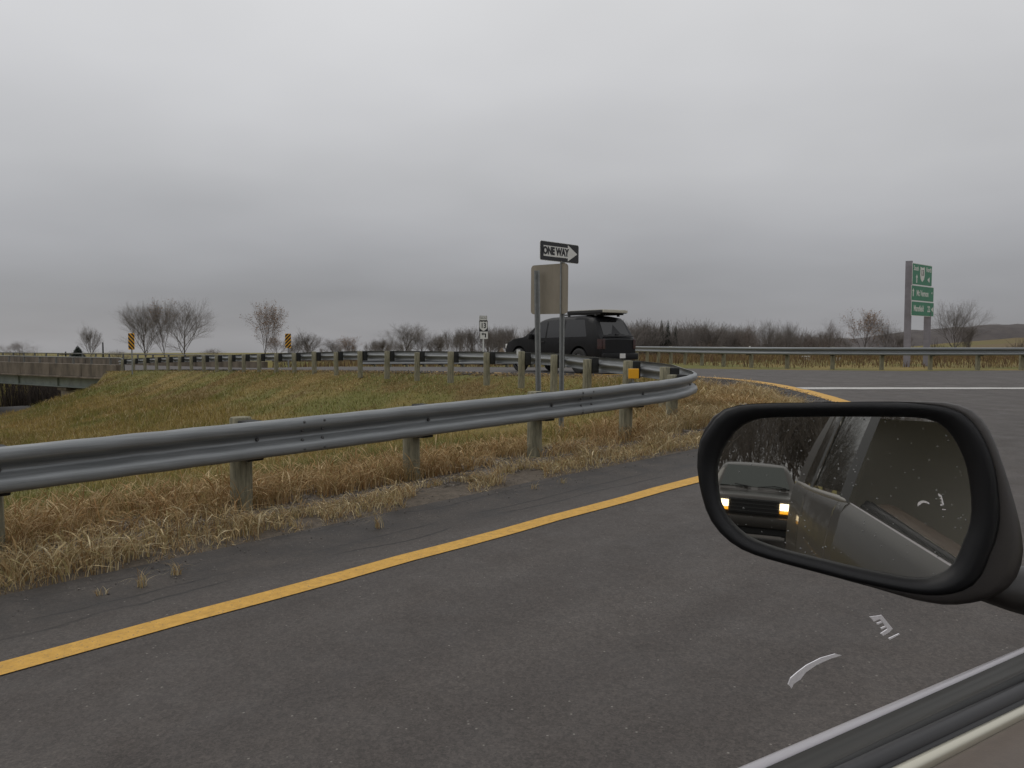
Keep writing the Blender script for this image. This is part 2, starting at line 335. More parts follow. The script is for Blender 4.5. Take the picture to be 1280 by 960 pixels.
# ------------------------------------------------------------------ pavement and painted lines
def asphalt():
    m = bpy.data.materials.new('worn_asphalt'); m.use_nodes = True; t = m.node_tree; L = t.links.new; b = t.nodes['Principled BSDF']
    def N(ty, **kw):
        n = t.nodes.new(ty)
        for k_, v_ in kw.items():
            if k_ in n.inputs: n.inputs[k_].default_value = v_
            else: setattr(n, k_, v_)
        return n
    tcn = N('ShaderNodeTexCoord'); uv = N('ShaderNodeUVMap'); uv.uv_map = 'along_across'; sp = N('ShaderNodeSeparateXYZ'); L(uv.outputs[0], sp.inputs[0])
    def noise(scale, detail=6, src=None, rough=.6):
        n = N('ShaderNodeTexNoise'); n.inputs['Scale'].default_value = scale; n.inputs['Detail'].default_value = detail; n.inputs['Roughness'].default_value = rough
        L(src if src is not None else tcn.outputs['Object'], n.inputs['Vector']); return n
    def mrange(src, a0, a1, b0, b1):
        n = N('ShaderNodeMapRange'); n.inputs[1].default_value, n.inputs[2].default_value, n.inputs[3].default_value, n.inputs[4].default_value = a0, a1, b0, b1; L(src, n.inputs[0]); return n
    def mul(a_, b_):
        n = N('ShaderNodeMath'); n.operation = 'MULTIPLY'; L(a_, n.inputs[0])
        if isinstance(b_, float): n.inputs[1].default_value = b_
        else: L(b_, n.inputs[1])
        return n
    big = noise(.35, 4); mid = noise(3, 6); fine = noise(95, 3, rough=.85)
    # streaks along the wheel tracks
    mpn = N('ShaderNodeMapping'); mpn.inputs['Scale'].default_value = (.12, 2.2, 1); L(uv.outputs[0], mpn.inputs[0]); strk = noise(1.0, 5, mpn.outputs[0])
    wob = noise(.8, 6); ws = N('ShaderNodeMath'); ws.operation = 'MULTIPLY_ADD'; L(wob.outputs[0], ws.inputs[0]); ws.inputs[1].default_value = .45; L(sp.outputs['Y'], ws.inputs[2])
    shoulder = mrange(ws.outputs[0], .95, 1.35, 1, 0)          # older, rougher strip left of the painted line
    cr = N('ShaderNodeValToRGB'); cr.color_ramp.elements[0].color = (.050, .0425, .038, 1); cr.color_ramp.elements[1].color = (.062, .053, .047, 1)
    cr.color_ramp.elements[0].position = .35; cr.color_ramp.elements[1].position = .65; L(strk.outputs[0], cr.inputs[0])
    cs = N('ShaderNodeValToRGB'); cs.color_ramp.elements[0].color = (.023, .0195, .0175, 1); cs.color_ramp.elements[1].color = (.062, .053, .046, 1)
    cs.color_ramp.elements[0].position = .35; cs.color_ramp.elements[1].position = .7; L(mid.outputs[0], cs.inputs[0])
    mxn = N('ShaderNodeMixRGB'); L(shoulder.outputs[0], mxn.inputs[0]); L(cr.outputs[0], mxn.inputs[1]); L(cs.outputs[0], mxn.inputs[2])
    f1 = mrange(fine.outputs[0], .35, .65, .66, 1.38); f2 = mrange(big.outputs[0], .3, .7, .93, 1.07); ff = mul(f1.outputs[0], f2.outputs[0]); vs2 = N('ShaderNodeTexVoronoi'); vs2.inputs['Scale'].default_value = 62; L(tcn.outputs['Object'], vs2.inputs['Vector']); sc2 = N('ShaderNodeSeparateColor'); L(vs2.outputs['Color'], sc2.inputs[0]); f3 = mrange(sc2.outputs[1], 0, 1, .80, 1.21); ff = mul(ff.outputs[0], f3.outputs[0])
    # pale stone chips showing in the surface
    vo = N('ShaderNodeTexVoronoi'); vo.inputs['Scale'].default_value = 30; L(tcn.outputs['Object'], vo.inputs['Vector'])
    chip = mrange(vo.outputs['Distance'], .10, .18, 1, 0); sel = N('ShaderNodeSeparateColor'); L(vo.outputs['Color'], sel.inputs[0]); selr = mrange(sel.outputs[0], .87, .91, 0, 1); chip = mul(chip.outputs[0], selr.outputs[0]); chip = mul(chip.outputs[0], .55)
    # long cracks that wander along the shoulder
    crackm = None
    for base, amp, sc_ in ((.28, .75, .7), (.72, .5, .45), (.95, .9, .33)):
        nn = noise(sc_, 8, rough=.58); a_ = N('ShaderNodeMath'); a_.operation = 'MULTIPLY_ADD'; L(nn.outputs[0], a_.inputs[0]); a_.inputs[1].default_value = amp; a_.inputs[2].default_value = base - amp / 2
        s_ = N('ShaderNodeMath'); s_.operation = 'SUBTRACT'; L(sp.outputs['Y'], s_.inputs[0]); L(a_.outputs[0], s_.inputs[1]); ab = N('ShaderNodeMath'); ab.operation = 'ABSOLUTE'; L(s_.outputs[0], ab.inputs[0])
        ck = mrange(ab.outputs[0], .006, .020, 1, 0); gate = mrange(noise(.9, 3).outputs[0], .42, .52, 0, 1); ck = mul(ck.outputs[0], gate.outputs[0])
        if crackm is None: crackm = ck
        else:
            z_ = N('ShaderNodeMath'); z_.operation = 'MAXIMUM'; L(crackm.outputs[0], z_.inputs[0]); L(ck.outputs[0], z_.inputs[1]); crackm = z_
    sc_ = N('ShaderNodeVectorMath'); sc_.operation = 'SCALE'; L(mxn.outputs[0], sc_.inputs[0]); L(ff.outputs[0], sc_.inputs['Scale'])
    m1 = N('ShaderNodeMixRGB'); L(chip.outputs[0], m1.inputs[0]); L(sc_.outputs[0], m1.inputs[1]); m1.inputs[2].default_value = (.3, .28, .25, 1)
    m2 = N('ShaderNodeMixRGB'); cx = mul(crackm.outputs[0], .92); L(cx.outputs[0], m2.inputs[0]); L(m1.outputs[0], m2.inputs[1]); m2.inputs[2].default_value = (.018, .016, .015, 1)
    L(m2.outputs[0], b.inputs['Base Color'])
    rg = mrange(mid.outputs[0], .3, .7, .6, .8); L(rg.outputs[0], b.inputs['Roughness']); b.inputs['Specular IOR Level'].default_value = .38
    hs = N('ShaderNodeMath'); hs.operation = 'SUBTRACT'; L(fine.outputs[0], hs.inputs[0]); L(crackm.outputs[0], hs.inputs[1])
    bp = N('ShaderNodeBump'); bp.inputs['Strength'].default_value = .35; bp.inputs['Distance'].default_value = .006; L(hs.outputs[0], bp.inputs['Height']); L(bp.outputs[0], b.inputs['Normal'])
    return m
M['asphalt'] = asphalt()
ws_ = np.r_[0, .12, .3, .6, 1.0, 1.6, 2.4, 3.6, 5, 7, 9.5]
NW = 16; rows = []; uvs = []
ragged = 0.10 * bumps(np.arange(LN) * 1.7, np.arange(LN) * .9) + .06 * np.sin(np.arange(LN) * 2.3)
for i in range(LN):
    fr = (np.arange(NW) / (NW - 1)) ** 1.6; W_ = fr * Wd[i]; W_[0] += ragged[i] * .8
    P = EP[i][None] + SW[i][None] * W_[:, None]; zz = np.full(NW, Zt[i]); zz[0] -= .05
    rows.append(np.c_[P, zz]); uvs.append(np.c_[np.full(NW, Ls[i]), W_])
V = np.concatenate(rows); UV = np.concatenate(uvs); jj = np.arange(LN * NW).reshape(LN, NW)
F = np.stack([jj[:-1, :-1], jj[:-1, 1:], jj[1:, 1:], jj[1:, :-1]], -1).reshape(-1, 4)
road = np_mesh('road', V, F, M['asphalt'], smooth=True); tag(road, kind='structure')
ul = road.data.uv_layers.new(name='along_across'); ul.data.foreach_set('uv', UV[F.ravel()].astype(np.float32).ravel())
if road.data.polygons[0].normal.z < 0: road.data.flip_normals()

def paint(name, c, c2, wear):
    m = mat(name, c, .65, c2=c2, scale=18); t = m.node_tree; b = t.nodes['Principled BSDF']
    n = t.nodes.new('ShaderNodeTexNoise'); n.inputs['Scale'].default_value = 55; n.inputs['Detail'].default_value = 8; n.inputs['Roughness'].default_value = .8
    tcn = [q for q in t.nodes if q.type == 'TEX_COORD'][0]; t.links.new(tcn.outputs['Object'], n.inputs['Vector'])
    r = t.nodes.new('ShaderNodeMapRange'); r.inputs[1].default_value = wear; r.inputs[2].default_value = wear + .06; r.inputs[3].default_value = 0; r.inputs[4].default_value = 1; t.links.new(n.outputs[0], r.inputs[0])
    mxn = t.nodes.new('ShaderNodeMixRGB'); src = b.inputs['Base Color'].links[0].from_socket
    t.links.new(r.outputs[0], mxn.inputs[0]); mxn.inputs[1].default_value = (.09, .08, .07, 1); t.links.new(src, mxn.inputs[2]); t.links.new(mxn.outputs[0], b.inputs['Base Color'])
    return m
M['yellowline'] = paint('worn_yellow_paint', (.44, .24, .028), (.60, .335, .05), .37)
M['whiteline'] = paint('worn_white_paint', (.36, .35, .33), (.50, .49, .47), .40)
def road_z(p):
    i, d = nearest(np.array([p])); return Zt[i[0]]
hw = np.interp(k, [0, iA, iC, iE, LN], [.078, .085, .19, .15, .13])
edge1 = 0.006 * np.sin(np.arange(LN) * 1.9) + .004 * np.sin(np.arange(LN) * 4.1)
mb = MB(); sel = range(0, iF + 40)
mb.grid([[(*(LP[i] + LEFT[i] * (hw[i] + edge1[i])), Zt[i] + .005), (*(LP[i] - LEFT[i] * (hw[i] - edge1[i])), Zt[i] + .005)] for i in sel][::-1])
mb.build('yellow_edge_line', M['yellowline'], road)
mb = MB(); aL, aR = np.array((6.75, 18.75)), np.array((17.0, 18.75)); rw = []
for q in np.linspace(0, 1, 24):
    p = aL + (aR - aL) * q; wd = .34 - .20 * q
    jr = .04 * math.sin(q * 90)
    rw.append([(p[0], p[1] - wd + jr, road_z((p[0], p[1] - wd)) + .006), (p[0], p[1] + wd + jr, road_z((p[0], p[1] + wd)) + .006)])
mb.grid(rw); o = mb.build('white_stop_line', M['whiteline'], road)
# motorway under the bridge
mb = MB(); c0 = A0 + DB * 30; rws = []
for q in np.linspace(-140, 160, 20):
    rws.append([(*(c0 + NB * q + DB * s_), -5.3) for s_ in (-13, 13)])
mb.grid(rws); o = mb.build('motorway', mat('old_asphalt', (.09, .085, .08), .8, var=.2, scale=2), None); tag(o, kind='structure')
if o.data.polygons[0].normal.z < 0: o.data.flip_normals()
# ------------------------------------------------------------------ guardrails
def wbeam_profile():
    pts = [(.026, 0), (.058, .007), (.076, .020), (.083, .036), (.0835, .055), (.083, .076), (.075, .094), (.044, .112), (.012, .131), (.003, .143), (.002, .156), (.003, .169), (.012, .181), (.044, .200), (.075, .218), (.083, .236), (.0835, .257), (.083, .276), (.076, .292), (.058, .305), (.026, .312)]
    return pts
WP = wbeam_profile()
def guardrail(root, path, side, top, zfun, post_every, first_post, near_fn, skip=(), group_bolts=True):
    """path: (n,2) of the rail face; side +1 when the traffic face looks to the right of the path. Beams, posts, blocks and bolts are parts of root"""
    T = tangents(path); n = len(path); right = np.stack([T[:, 1], -T[:, 0]], 1) * side
    L = np.r_[0, np.cumsum(np.linalg.norm(np.diff(path, axis=0), axis=1))]
    zs = zfun(path); step = 3.81; npan = int(math.ceil(L[-1] / step))
    def pos(s):
        return np.array([np.interp(s, L, path[:, 0]), np.interp(s, L, path[:, 1])]), np.array([np.interp(s, L, right[:, 0]), np.interp(s, L, right[:, 1])]), np.interp(s, L, zs)
    lean = lambda s: .006 * math.sin(s * .9) + .004 * math.sin(s * 2.3)
    for pnl in range(npan):
        s0, s1 = pnl * step - .08, min((pnl + 1) * step + .14, L[-1]); prj = .004 if pnl % 2 else 0
        mb = MB(); rws = []
        for s in np.arange(s0, s1 + .2, .22):
            s = min(s, s1); p, r_, z = pos(s); ring = []
            for o_, u_ in WP: ring.append((p[0] + r_[0] * (o_ + prj + lean(s)), p[1] + r_[1] * (o_ + prj + lean(s)), z + top - .312 + u_))
            for o_, u_ in WP[::-1]: ring.append((p[0] + r_[0] * (o_ + prj + lean(s) - .004), p[1] + r_[1] * (o_ + prj + lean(s) - .004), z + top - .312 + u_))
            rws.append(ring)
        mb.grid(rws, close=True); mb.build('rail_beam', M['steel'], root, smooth=True, world=True, auto=50)
    ss = np.arange(first_post, L[-1], post_every); post_me = None
    for j, s in enumerate(ss):
        if j in skip: continue
        p, r_, z = pos(s); near = near_fn(p)
        c = p - r_ * (.165 + .10); rg = random.Random(j * 7 + int(side) + 3); h = top - .012 + rg.uniform(-.03, .04)
        mb = MB(); nn = 12 if near else 8; rr = .092 * rg.uniform(.93, 1.06); tilt = Vector((rg.uniform(-.02, .02), rg.uniform(-.02, .02), 0))
        ring = lambda zz, r0, ph: [Vector((c[0] + r0 * math.cos(a_ + ph) * (1 + .03 * math.sin(3 * a_ + j)), c[1] + r0 * math.sin(a_ + ph), z + zz)) + tilt * zz for a_ in np.arange(nn) * 2 * math.pi / nn]
        rows_ = [ring(-.15, rr * 1.02, 0), ring(.2, rr * 1.01, 0), ring(h * .6, rr, 0), ring(h - .012, rr * .99, 0), ring(h, rr * .9, 0), ring(h + .004, rr * .4, 0)]
        mb.grid(rows_, close=True); m0 = len(mb.v); mb.f.append(tuple(range(m0 - nn, m0)))
        mb.build('post', M['post'], root, smooth=True, world=True, auto=40)
        ax = Vector((r_[0], r_[1], 0)); ay = Vector((-r_[1], r_[0], 0)); rot = Matrix((ax, ay, Vector((0, 0, 1)))).transposed()
        mb = MB(); mb.bbox((p[0] - r_[0] * .0925, p[1] - r_[1] * .0925, z + top - .172), (.165, .15, .335), .012, rot); mb.build('block', M['block'], root, world=True)
        if near:
            mb = MB(); q = Vector((p[0] + r_[0] * (.004 + lean(s)), p[1] + r_[1] * (.004 + lean(s)), z + top - .156)); mb.tube([q, q + ax * .02], [.019, .012], 8); mb.build('bolt', M['bolt'], root, world=True)
    if near_fn is not None:
        for pnl in range(1, npan):
            s = pnl * step + .02; p, r_, z = pos(s)
            if not near_fn(p): continue
            ax = Vector((r_[0], r_[1], 0))
            for ds in (-.10, .10):
                for u_, o_ in ((.04, .079), (.115, .05), (.197, .05), (.272, .079)):
                    p2, r2, z2 = pos(s + ds); q = Vector((p2[0] + r2[0] * (o_ + lean(s)), p2[1] + r2[1] * (o_ + lean(s)), z2 + top - .312 + u_))
                    mb = MB(); mb.tube([q - ax * .004, q + ax * .009, q + ax * .014], [.015, .013, .005], 7); mb.build('bolt', M['bolt'], root, world=True)
    return pos, ss

RP = spline(RAIL, 0.25)
def rail_z(P):
    i, d = nearest(np.asarray(P)); return Zt[i] + .0
RZ_smooth = None
gr = thing('guardrail', 'grey steel guardrail on timber posts curving round the grass corner to the bridge', 'guardrail', (RP[0][0], RP[0][1], float(rail_z(RP[:1])[0])))
# distance along the rail to the post that stands in the picture beside the ramp
Lr = np.r_[0, np.cumsum(np.linalg.norm(np.diff(RP, axis=0), axis=1))]
s_ref = Lr[np.argmin(((RP - q0) ** 2).sum(1))]
first = s_ref % 1.86
pos_r, ss_r = guardrail(gr, RP, 1, .79, rail_z, 1.86, first, lambda p: p[1] < 16 and p[1] > -2)
# reflectors on the rail
p, r_, z = pos_r(Lr[np.argmin(((RP - np.array((1.55, 18.6))) ** 2).sum(1))])
c = at(792, 467, 15.2)
mb = MB(); mb.bbox(c, (.20, .03, .19), .01); o = mb.build('amber_reflector', M['yellow_reflector'], gr, world=True); o['label'] = 'square amber reflector plate'
mb = MB(); mb.tube([c + Vector((0, .03, -.5)), c + Vector((0, .03, .05))], .02, 6); mb.build('reflector_stake', M['signpost'], gr, world=True)
for px, py, YY in ((648, 441, 21.3),):
    c = at(px, py, YY); mb = MB(); mb.bbox(c, (.10, .03, .17), .006); mb.build('white_reflector', M['white_reflector'], gr, world=True)

FAR = spline([(5.0, 62), (6.9, 50), (8.3, 41.5), (9.4, 37), (11.2, 33.7), (14, 32), (17.5, 31.6), (21, 31.9), (25, 33.2), (30, 36)], .25)
fr_ = thing('guardrail', 'grey steel guardrail across the far side of the crossing road below the green sign', 'guardrail', (FAR[0][0], FAR[0][1], .5))
guardrail(fr_, FAR, 1, .80, lambda P: np.full(len(P), .56), 1.905, .9, lambda p: False)
fr_.location.z = .5
# posts of the far rail stand on the verge
# the crossing road's far rail, leading to the bridge on its far side
FR2 = spline([tuple(np.array((4.6, 33.6)) + DC * k_) for k_ in (0, 6, 12, 18, 22.6)], .5)
f2 = thing('guardrail', 'far low guardrail along the crossing road leading to the second striped marker', 'guardrail', (FR2[0][0], FR2[0][1], .4))
FR2z = lambda P: np.interp(np.asarray(P)[:, 1], [33, 43, 52], [.36, .12, -.12])
guardrail(f2, FR2, -1, .60, FR2z, 1.905, .4, lambda p: False)

# ------------------------------------------------------------------ bridge
br = thing('bridge', 'concrete road bridge with green girder and pipe railing over the cutting', 'bridge', (A0[0], A0[1], -.4))
BL = 62.0; DK = -.40
def bp_(s_, t_, z_): q = A0 + DB * s_ + NB * t_; return Vector((q[0], q[1], z_))
rotB = Matrix((Vector((DB[0], DB[1], 0)), Vector((NB[0], NB[1], 0)), Vector((0, 0, 1)))).transposed()
mb = MB(); mb.box(bp_(BL / 2 - 1, 5.6, DK - .16), (BL + 2, 11.4, .30), rotB); mb.build('deck', M['concrete'], br, world=True)
for side_, tt in (('near', -.2), ('far', 11.4)):
    nseg = 14; sl_ = BL / nseg
    for q in range(nseg):
        mb = MB(); mb.bbox(bp_(sl_ * (q + .5) - 1, tt, DK + .12), (sl_ - .05, .35, .86), .03, rotB); mb.build('parapet_panel', M['concrete'], br, world=True)
    mb = MB(); mb.bbox(bp_(BL / 2 - 1, tt - (.06 if tt < 0 else -.06), DK - .37), (BL, .55, .12), .03, rotB); mb.build('ledge', M['concrete'], br, world=True)
    mb = MB()
    s_a = -1.6 if tt < 0 else -3.5
    path = [bp_(s_, tt, DK + .98) for s_ in np.linspace(BL, s_a + .5, 30)] + [bp_(s_a + .2, tt, DK + .95), bp_(s_a, tt, DK + .82), bp_(s_a - .05, tt, DK + .5), bp_(s_a - .05, tt, DK - .2)]
    mb.tube(path, .045, 8); mb.build('railing_pipe', M['pipe'], br, smooth=True, world=True)
    for s_ in np.arange(0 if tt < 0 else -2.4, BL - 1, 2.4):
        mb = MB(); mb.bbox(bp_(s_, tt, DK + .74), (.12, .12, .44), .015, rotB); mb.build('railing_post', M['pipe'], br, world=True)
for tt in (.35, 3.9, 7.4, 10.9):
    mb = MB(); zt_, zb_ = DK - .43, DK - 1.12
    mb.box(bp_(BL / 2 - .5, tt, (zt_ + zb_) / 2), (BL - 1, .03, zt_ - zb_), rotB); mb.box(bp_(BL / 2 - .5, tt, zb_ - .02), (BL - 1, .34, .045), rotB)
    for s_ in np.arange(2, BL - 2, 6): mb.box(bp_(s_, tt - .08, (zt_ + zb_) / 2), (.03, .14, zt_ - zb_ - .02), rotB)
    mb.build('girder', M['girder'], br, world=True)
for s_ in (7.6, 46):
    mb = MB(); mb.bbox(bp_(s_, 5.6, DK - 1.30), (1.3, 10.6, .24), .05, rotB); mb.build('pier_cap', M['concrete'], br, world=True)
    for tt in (1.2, 5.6, 10.0):
        mb = MB(); mb.tube([bp_(s_, tt, -5.8), bp_(s_, tt, DK - 1.40)], .85, 18); mb.build('pier_column', mat('pier_concrete', (.19, .165, .13), .9, var=.25, scale=2), br, smooth=True, world=True, auto=40)
mb = MB(); mb.bbox(bp_(.2, 5.6, DK - 1.2), (1.2, 11.6, 1.8), .05, rotB); mb.build('abutment', M['concrete'], br, world=True)

# ------------------------------------------------------------------ signs
def sheet(name, parent, M4, w_, h_, m, d=.006, rad=.03, y0=0.0):
    """rounded plate in the x-z plane of M4, front face towards -y"""
    pts = []
    for cx, cz, a0 in ((w_ / 2 - rad, h_ / 2 - rad, 0), (-w_ / 2 + rad, h_ / 2 - rad, 90), (-w_ / 2 + rad, -h_ / 2 + rad, 180), (w_ / 2 - rad, -h_ / 2 + rad, 270)):
        for q in range(5): a_ = R(a0 + q * 22.5); pts.append((cx + rad * math.cos(a_), cz + rad * math.sin(a_)))
    return shape2(name, parent, M4, pts, m, d, y0)
def shape2(name, parent, M4, pts, m, d=.004, y0=0.0):
    mb = MB(); P = [M4 @ Vector((x, y0, z_)) for x, z_ in pts]; dv_ = (M4.to_3x3() @ Vector((0, -d, 0)))
    mb.prism(P, dv_); return mb.build(name, m, parent)
def txt2(t_, size, m, name, parent, M4, x, z_, y0, sx=.8, bold=.0, align='CENTER'):
    return text_mesh(t_, size, m, name, parent, M4 @ Matrix.Translation((x, y0, z_)) @ Matrix.Rotation(R(90), 4, 'X'), align, .0012, sx, bold)
def frame_at(c, yaw, tilt=0.0):
    return Matrix.Rotation(yaw, 4, 'Z') @ Matrix.Rotation(tilt, 4, 'Y')

# ONE WAY sign and the plate whose back faces the ramp, each on its own post pair
gz = lambda p: float(terr([p])[0])
c1 = at(699.5, 315.5, 12.7)
b1 = at(701.5, 490, 12.82); base = Vector((b1.x, b1.y, gz((b1.x, b1.y)) - .1))
t1 = thing('one_way_sign', 'black and white one way arrow sign on top of a tall steel post', 'sign', base)
mb = MB(); top = at(703.5, 312, 12.82); lo = base
for q in range(1):
    dz = (top - lo)
    prof = [(-.04, .0), (-.04, -.012), (-.018, -.012), (-.018, .028), (.018, .028), (.018, -.012), (.04, -.012), (.04, 0), (.024, 0), (.024, .036), (-.024, .036), (-.024, 0)]
    rws = [[Vector((lo.x + dz.x * q_ + a_, lo.y + dz.y * q_ + b_ + .02, lo.z + dz.z * q_)) for a_, b_ in prof] for q_ in (0, 1)]
    mb.grid(rws, close=True)
mb.build('post', M['signpost'], t1, world=True)
M4 = Matrix.Translation(Vector(c1) - base) @ Matrix.Rotation(R(44), 4, 'Z') @ Matrix.Rotation(R(0.3), 4, 'Y')
s1 = .90
plate = sheet('sign_plate', t1, M4, s1, .30, M['swhite'], .005, .03)
sheet('black_field', plate, M4, s1 - .014, .286, M['sblack'], .002, .025, -.0055)
ax_ = [(-.315, .082), (.155, .082), (.155, .128), (.345, 0), (.155, -.128), (.155, -.082), (-.315, -.082)]
ax_ = [(x * s1 / .76, z_) for x, z_ in ax_]
shape2('white_arrow', plate, M4, ax_, M['swhite'], .002, -.0078)
txt2('ONE WAY', .155, M['sblack'], 'lettering', plate, M4, -.095, 0, -.0112, .80, .009)
for zz in (.125, -.125):
    mb = MB(); p_ = M4 @ Vector((.02, -.0078, zz)); mb.tube([p_, p_ + M4.to_3x3() @ Vector((0, -.006, 0))], .011, 8); mb.build('bolt', M['bolt'], t1)
t2c = at(687, 361, 12.9); b2 = at(674, 490, 13.02); base2 = Vector((b2.x, b2.y, gz((b2.x, b2.y)) - .1))
t2 = thing('road_sign', 'blank grey back of a square road sign below the one way sign', 'sign', base2)
top2 = at(671, 338, 13.02); dz = top2 - base2
mb = MB(); mb.grid([[Vector((base2.x + dz.x * q_ + a_ * 1.15, base2.y + dz.y * q_ + b_, base2.z + dz.z * q_)) for a_, b_ in prof] for q_ in (0, 1)], close=True); mb.build('post', M['signpost'], t2, world=True)
M4 = Matrix.Translation(Vector(t2c) - base2 + Vector((0, .10, 0))) @ Matrix.Rotation(R(-40), 4, 'Z') @ Matrix.Rotation(R(0.5), 4, 'Y')
plate2 = sheet('sign_plate', t2, M4, .75, .80, M['alu'], .006, .06)
for zz in (.25, -.25):
    mb = MB(); p_ = M4 @ Vector((-.24, -.006, zz)); mb.tube([p_, p_ + Vector((0, -.03, 0))], .014, 8); mb.build('bolt', M['white_reflector'], t2)

# route marker 13
c3 = at(603, 408, 46); g3 = Vector((c3.x + .05, 46.05, .25))
t3 = thing('route_marker', 'small white route 13 marker with direction plate and left arrow', 'sign', g3)
mb = MB(); mb.bbox((0, .03, 1.05), (.07, .05, 2.1), .01); mb.build('post', M['white_reflector'], t3)
I4 = Matrix.Rotation(R(8), 4, 'Z')
zc_ = lambda py: at(603, py, 46).z - g3.z
M4 = Matrix.Translation((0, 0, zc_(397.8))) @ I4
p_ = sheet('direction_plate', t3, M4, .46, .30, M['swhite'], .01, .02); sheet('border', p_, M4, .42, .26, M['sblack'], .002, .02, -.011); sheet('field', p_, M4, .385, .225, M['swhite'], .002, .02, -.0135)
txt2('SOUTH', .13, M['sblack'], 'lettering', p_, M4, 0, 0, -.017, .75, .002)
M4 = Matrix.Translation((.01, 0, zc_(407.6))) @ I4
p_ = sheet('route_plate', t3, M4, .50, .64, M['sblack'], .01, .03)
shape2('white_outline', p_, M4, [(-.22, .27), (-.1, .24), (0, .27), (.1, .24), (.22, .27), (.225, -.05), (.19, -.15), (.1, -.23), (0, -.28), (-.1, -.23), (-.19, -.15), (-.225, -.05)], M['swhite'], .003, -.011)
txt2('13', .40, M['sblack'], 'lettering', p_, M4, 0, .02, -.016, .8, .012)
M4 = Matrix.Translation((.04, 0, zc_(419))) @ I4
p_ = sheet('arrow_plate', t3, M4, .44, .42, M['swhite'], .01, .02)
shape2('left_arrow', p_, M4, [(.12, -.13), (.05, -.13), (.05, .04), (-.04, .04), (-.04, -.02), (-.16, .07), (-.04, .16), (-.04, .10), (.12, .10)], M['sblack'], .003, -.011)

# striped markers at the bridge ends
def marker(px, py0, py1, Yd, mirror, label, yaw):
    top_, bot_ = at(px, py0, Yd), at(px, py1, Yd); h_ = top_.z - bot_.z; g = Vector((top_.x, Yd, gz((top_.x, Yd)) - .05))
    t_ = thing('object_marker', label, 'sign', g); w_ = h_ * .40
    mb = MB(); mb.bbox((0, .035, (bot_.z - g.z + h_ * .6) / 2), (.07, .05, bot_.z - g.z + h_ * .6), .01); mb.build('post', M['signpost'], t_)
    M4 = Matrix.Translation((0, 0, (top_.z + bot_.z) / 2 - g.z)) @ Matrix.Rotation(yaw, 4, 'Z')
    pl_ = sheet('marker_plate', t_, M4, w_, h_, M['syellow'], .008, .04)
    n_ = 4; pitch = h_ / n_ * .98
    for q in range(-1, n_ + 1):
        z0 = -h_ / 2 + q * pitch; P = []
        a_ = [(-w_ / 2, z0), (w_ / 2, z0 + w_), (w_ / 2, z0 + w_ + pitch * .56), (-w_ / 2, z0 + pitch * .56)]
        # clip to the plate
        def clip(poly, zc_, up):
            o_ = []
            for i_ in range(len(poly)):
                p0, p1 = poly[i_ - 1], poly[i_]; in0 = (p0[1] <= zc_) if up else (p0[1] >= zc_); in1 = (p1[1] <= zc_) if up else (p1[1] >= zc_)
                if in0 != in1: f_ = (zc_ - p0[1]) / (p1[1] - p0[1]); o_.append((p0[0] + (p1[0] - p0[0]) * f_, zc_))
                if in1: o_.append(p1)
            return o_
        a_ = clip(clip(a_, h_ / 2 - .012, True), -h_ / 2 + .012, False) if True else a_
        if len(a_) < 3: continue
        a_ = [(x * .96 * mirror, z_) for x, z_ in a_]
        if mirror < 0: a_ = a_[::-1]
        shape2('black_stripe', pl_, M4, a_, M['sblack'], .012, -.0085)
    return t_
marker(164, 416.5, 437, 47.5, -1, 'yellow and black striped marker by the near end of the bridge parapet', R(-6))
marker(360, 417, 435, 53, 1, 'yellow and black striped marker by the far pipe railing end', R(8))

# green guide sign
GY = 36.5
c4 = at(1150, 360, GY); g4 = Vector((at(1150, 458, GY).x, GY, .40))
t4 = thing('guide_sign', 'green road guide sign with white lettering on two steel beam posts', 'sign', g4)
yaw = R(58)
ry = Matrix.Rotation(yaw, 4, 'Z')
def ibeam(name, px0, px1, pyt, Yd):
    a_ = at(px0, pyt, Yd); b_ = at(px1, pyt, Yd); wd = b_.x - a_.x; cx = (a_.x + b_.x) / 2 - g4.x; h_ = a_.z - .38; mb = MB(); cy = Yd - g4.y
    Rm = Matrix.Rotation(R(-27), 3, 'Z')
    mb.box(Vector((cx, cy, h_ / 2)) + Rm @ Vector((0, -.16, 0)), (wd, .02, h_), Rm); mb.box(Vector((cx, cy, h_ / 2)) + Rm @ Vector((0, .16, 0)), (wd, .02, h_), Rm); mb.box(Vector((cx, cy, h_ / 2)), (.018, .298, h_), Rm)
    mb.build(name, M['ibeam'], t4)
ibeam('beam_post', 1132.5, 1140.5, 327, GY - .2); ibeam('beam_post', 1155.5, 1163.5, 391, GY + .9)
def guide(px0, px1, py0, py1, name):
    th = R(42); Y0 = GY - .75; a_, b_ = at(px0, py0, Y0), at(px0, py1, Y0); d1 = ray(px1, py0); u1 = d1.x / d1.y
    w_ = (u1 * Y0 - a_.x) / (math.cos(th) - u1 * math.sin(th)); h_ = a_.z - b_.z
    M4 = Matrix.Translation((a_.x - g4.x + w_ / 2 * math.cos(th), Y0 - g4.y + w_ / 2 * math.sin(th), (a_.z + b_.z) / 2 - g4.z)) @ Matrix.Rotation(th, 4, 'Z')
    p_ = sheet(name, t4, M4, w_, h_, M['swhite'], .012, .03); q_ = sheet('green_field', p_, M4, w_ - .045, h_ - .045, M['sgreen'], .002, .03, -.0125)
    return p_, M4, w_, h_
def arrow_up(p_, M4, x, z_, s_): shape2('arrow', p_, M4, [(x - .12 * s_, z_ - s_ * .5), (x + .12 * s_, z_ - s_ * .5), (x + .12 * s_, z_ + s_ * .12), (x + .3 * s_, z_ + s_ * .12), (x, z_ + s_ * .5), (x - .3 * s_, z_ + s_ * .12), (x - .12 * s_, z_ + s_ * .12)], M['swhite'], .002, -.0152)
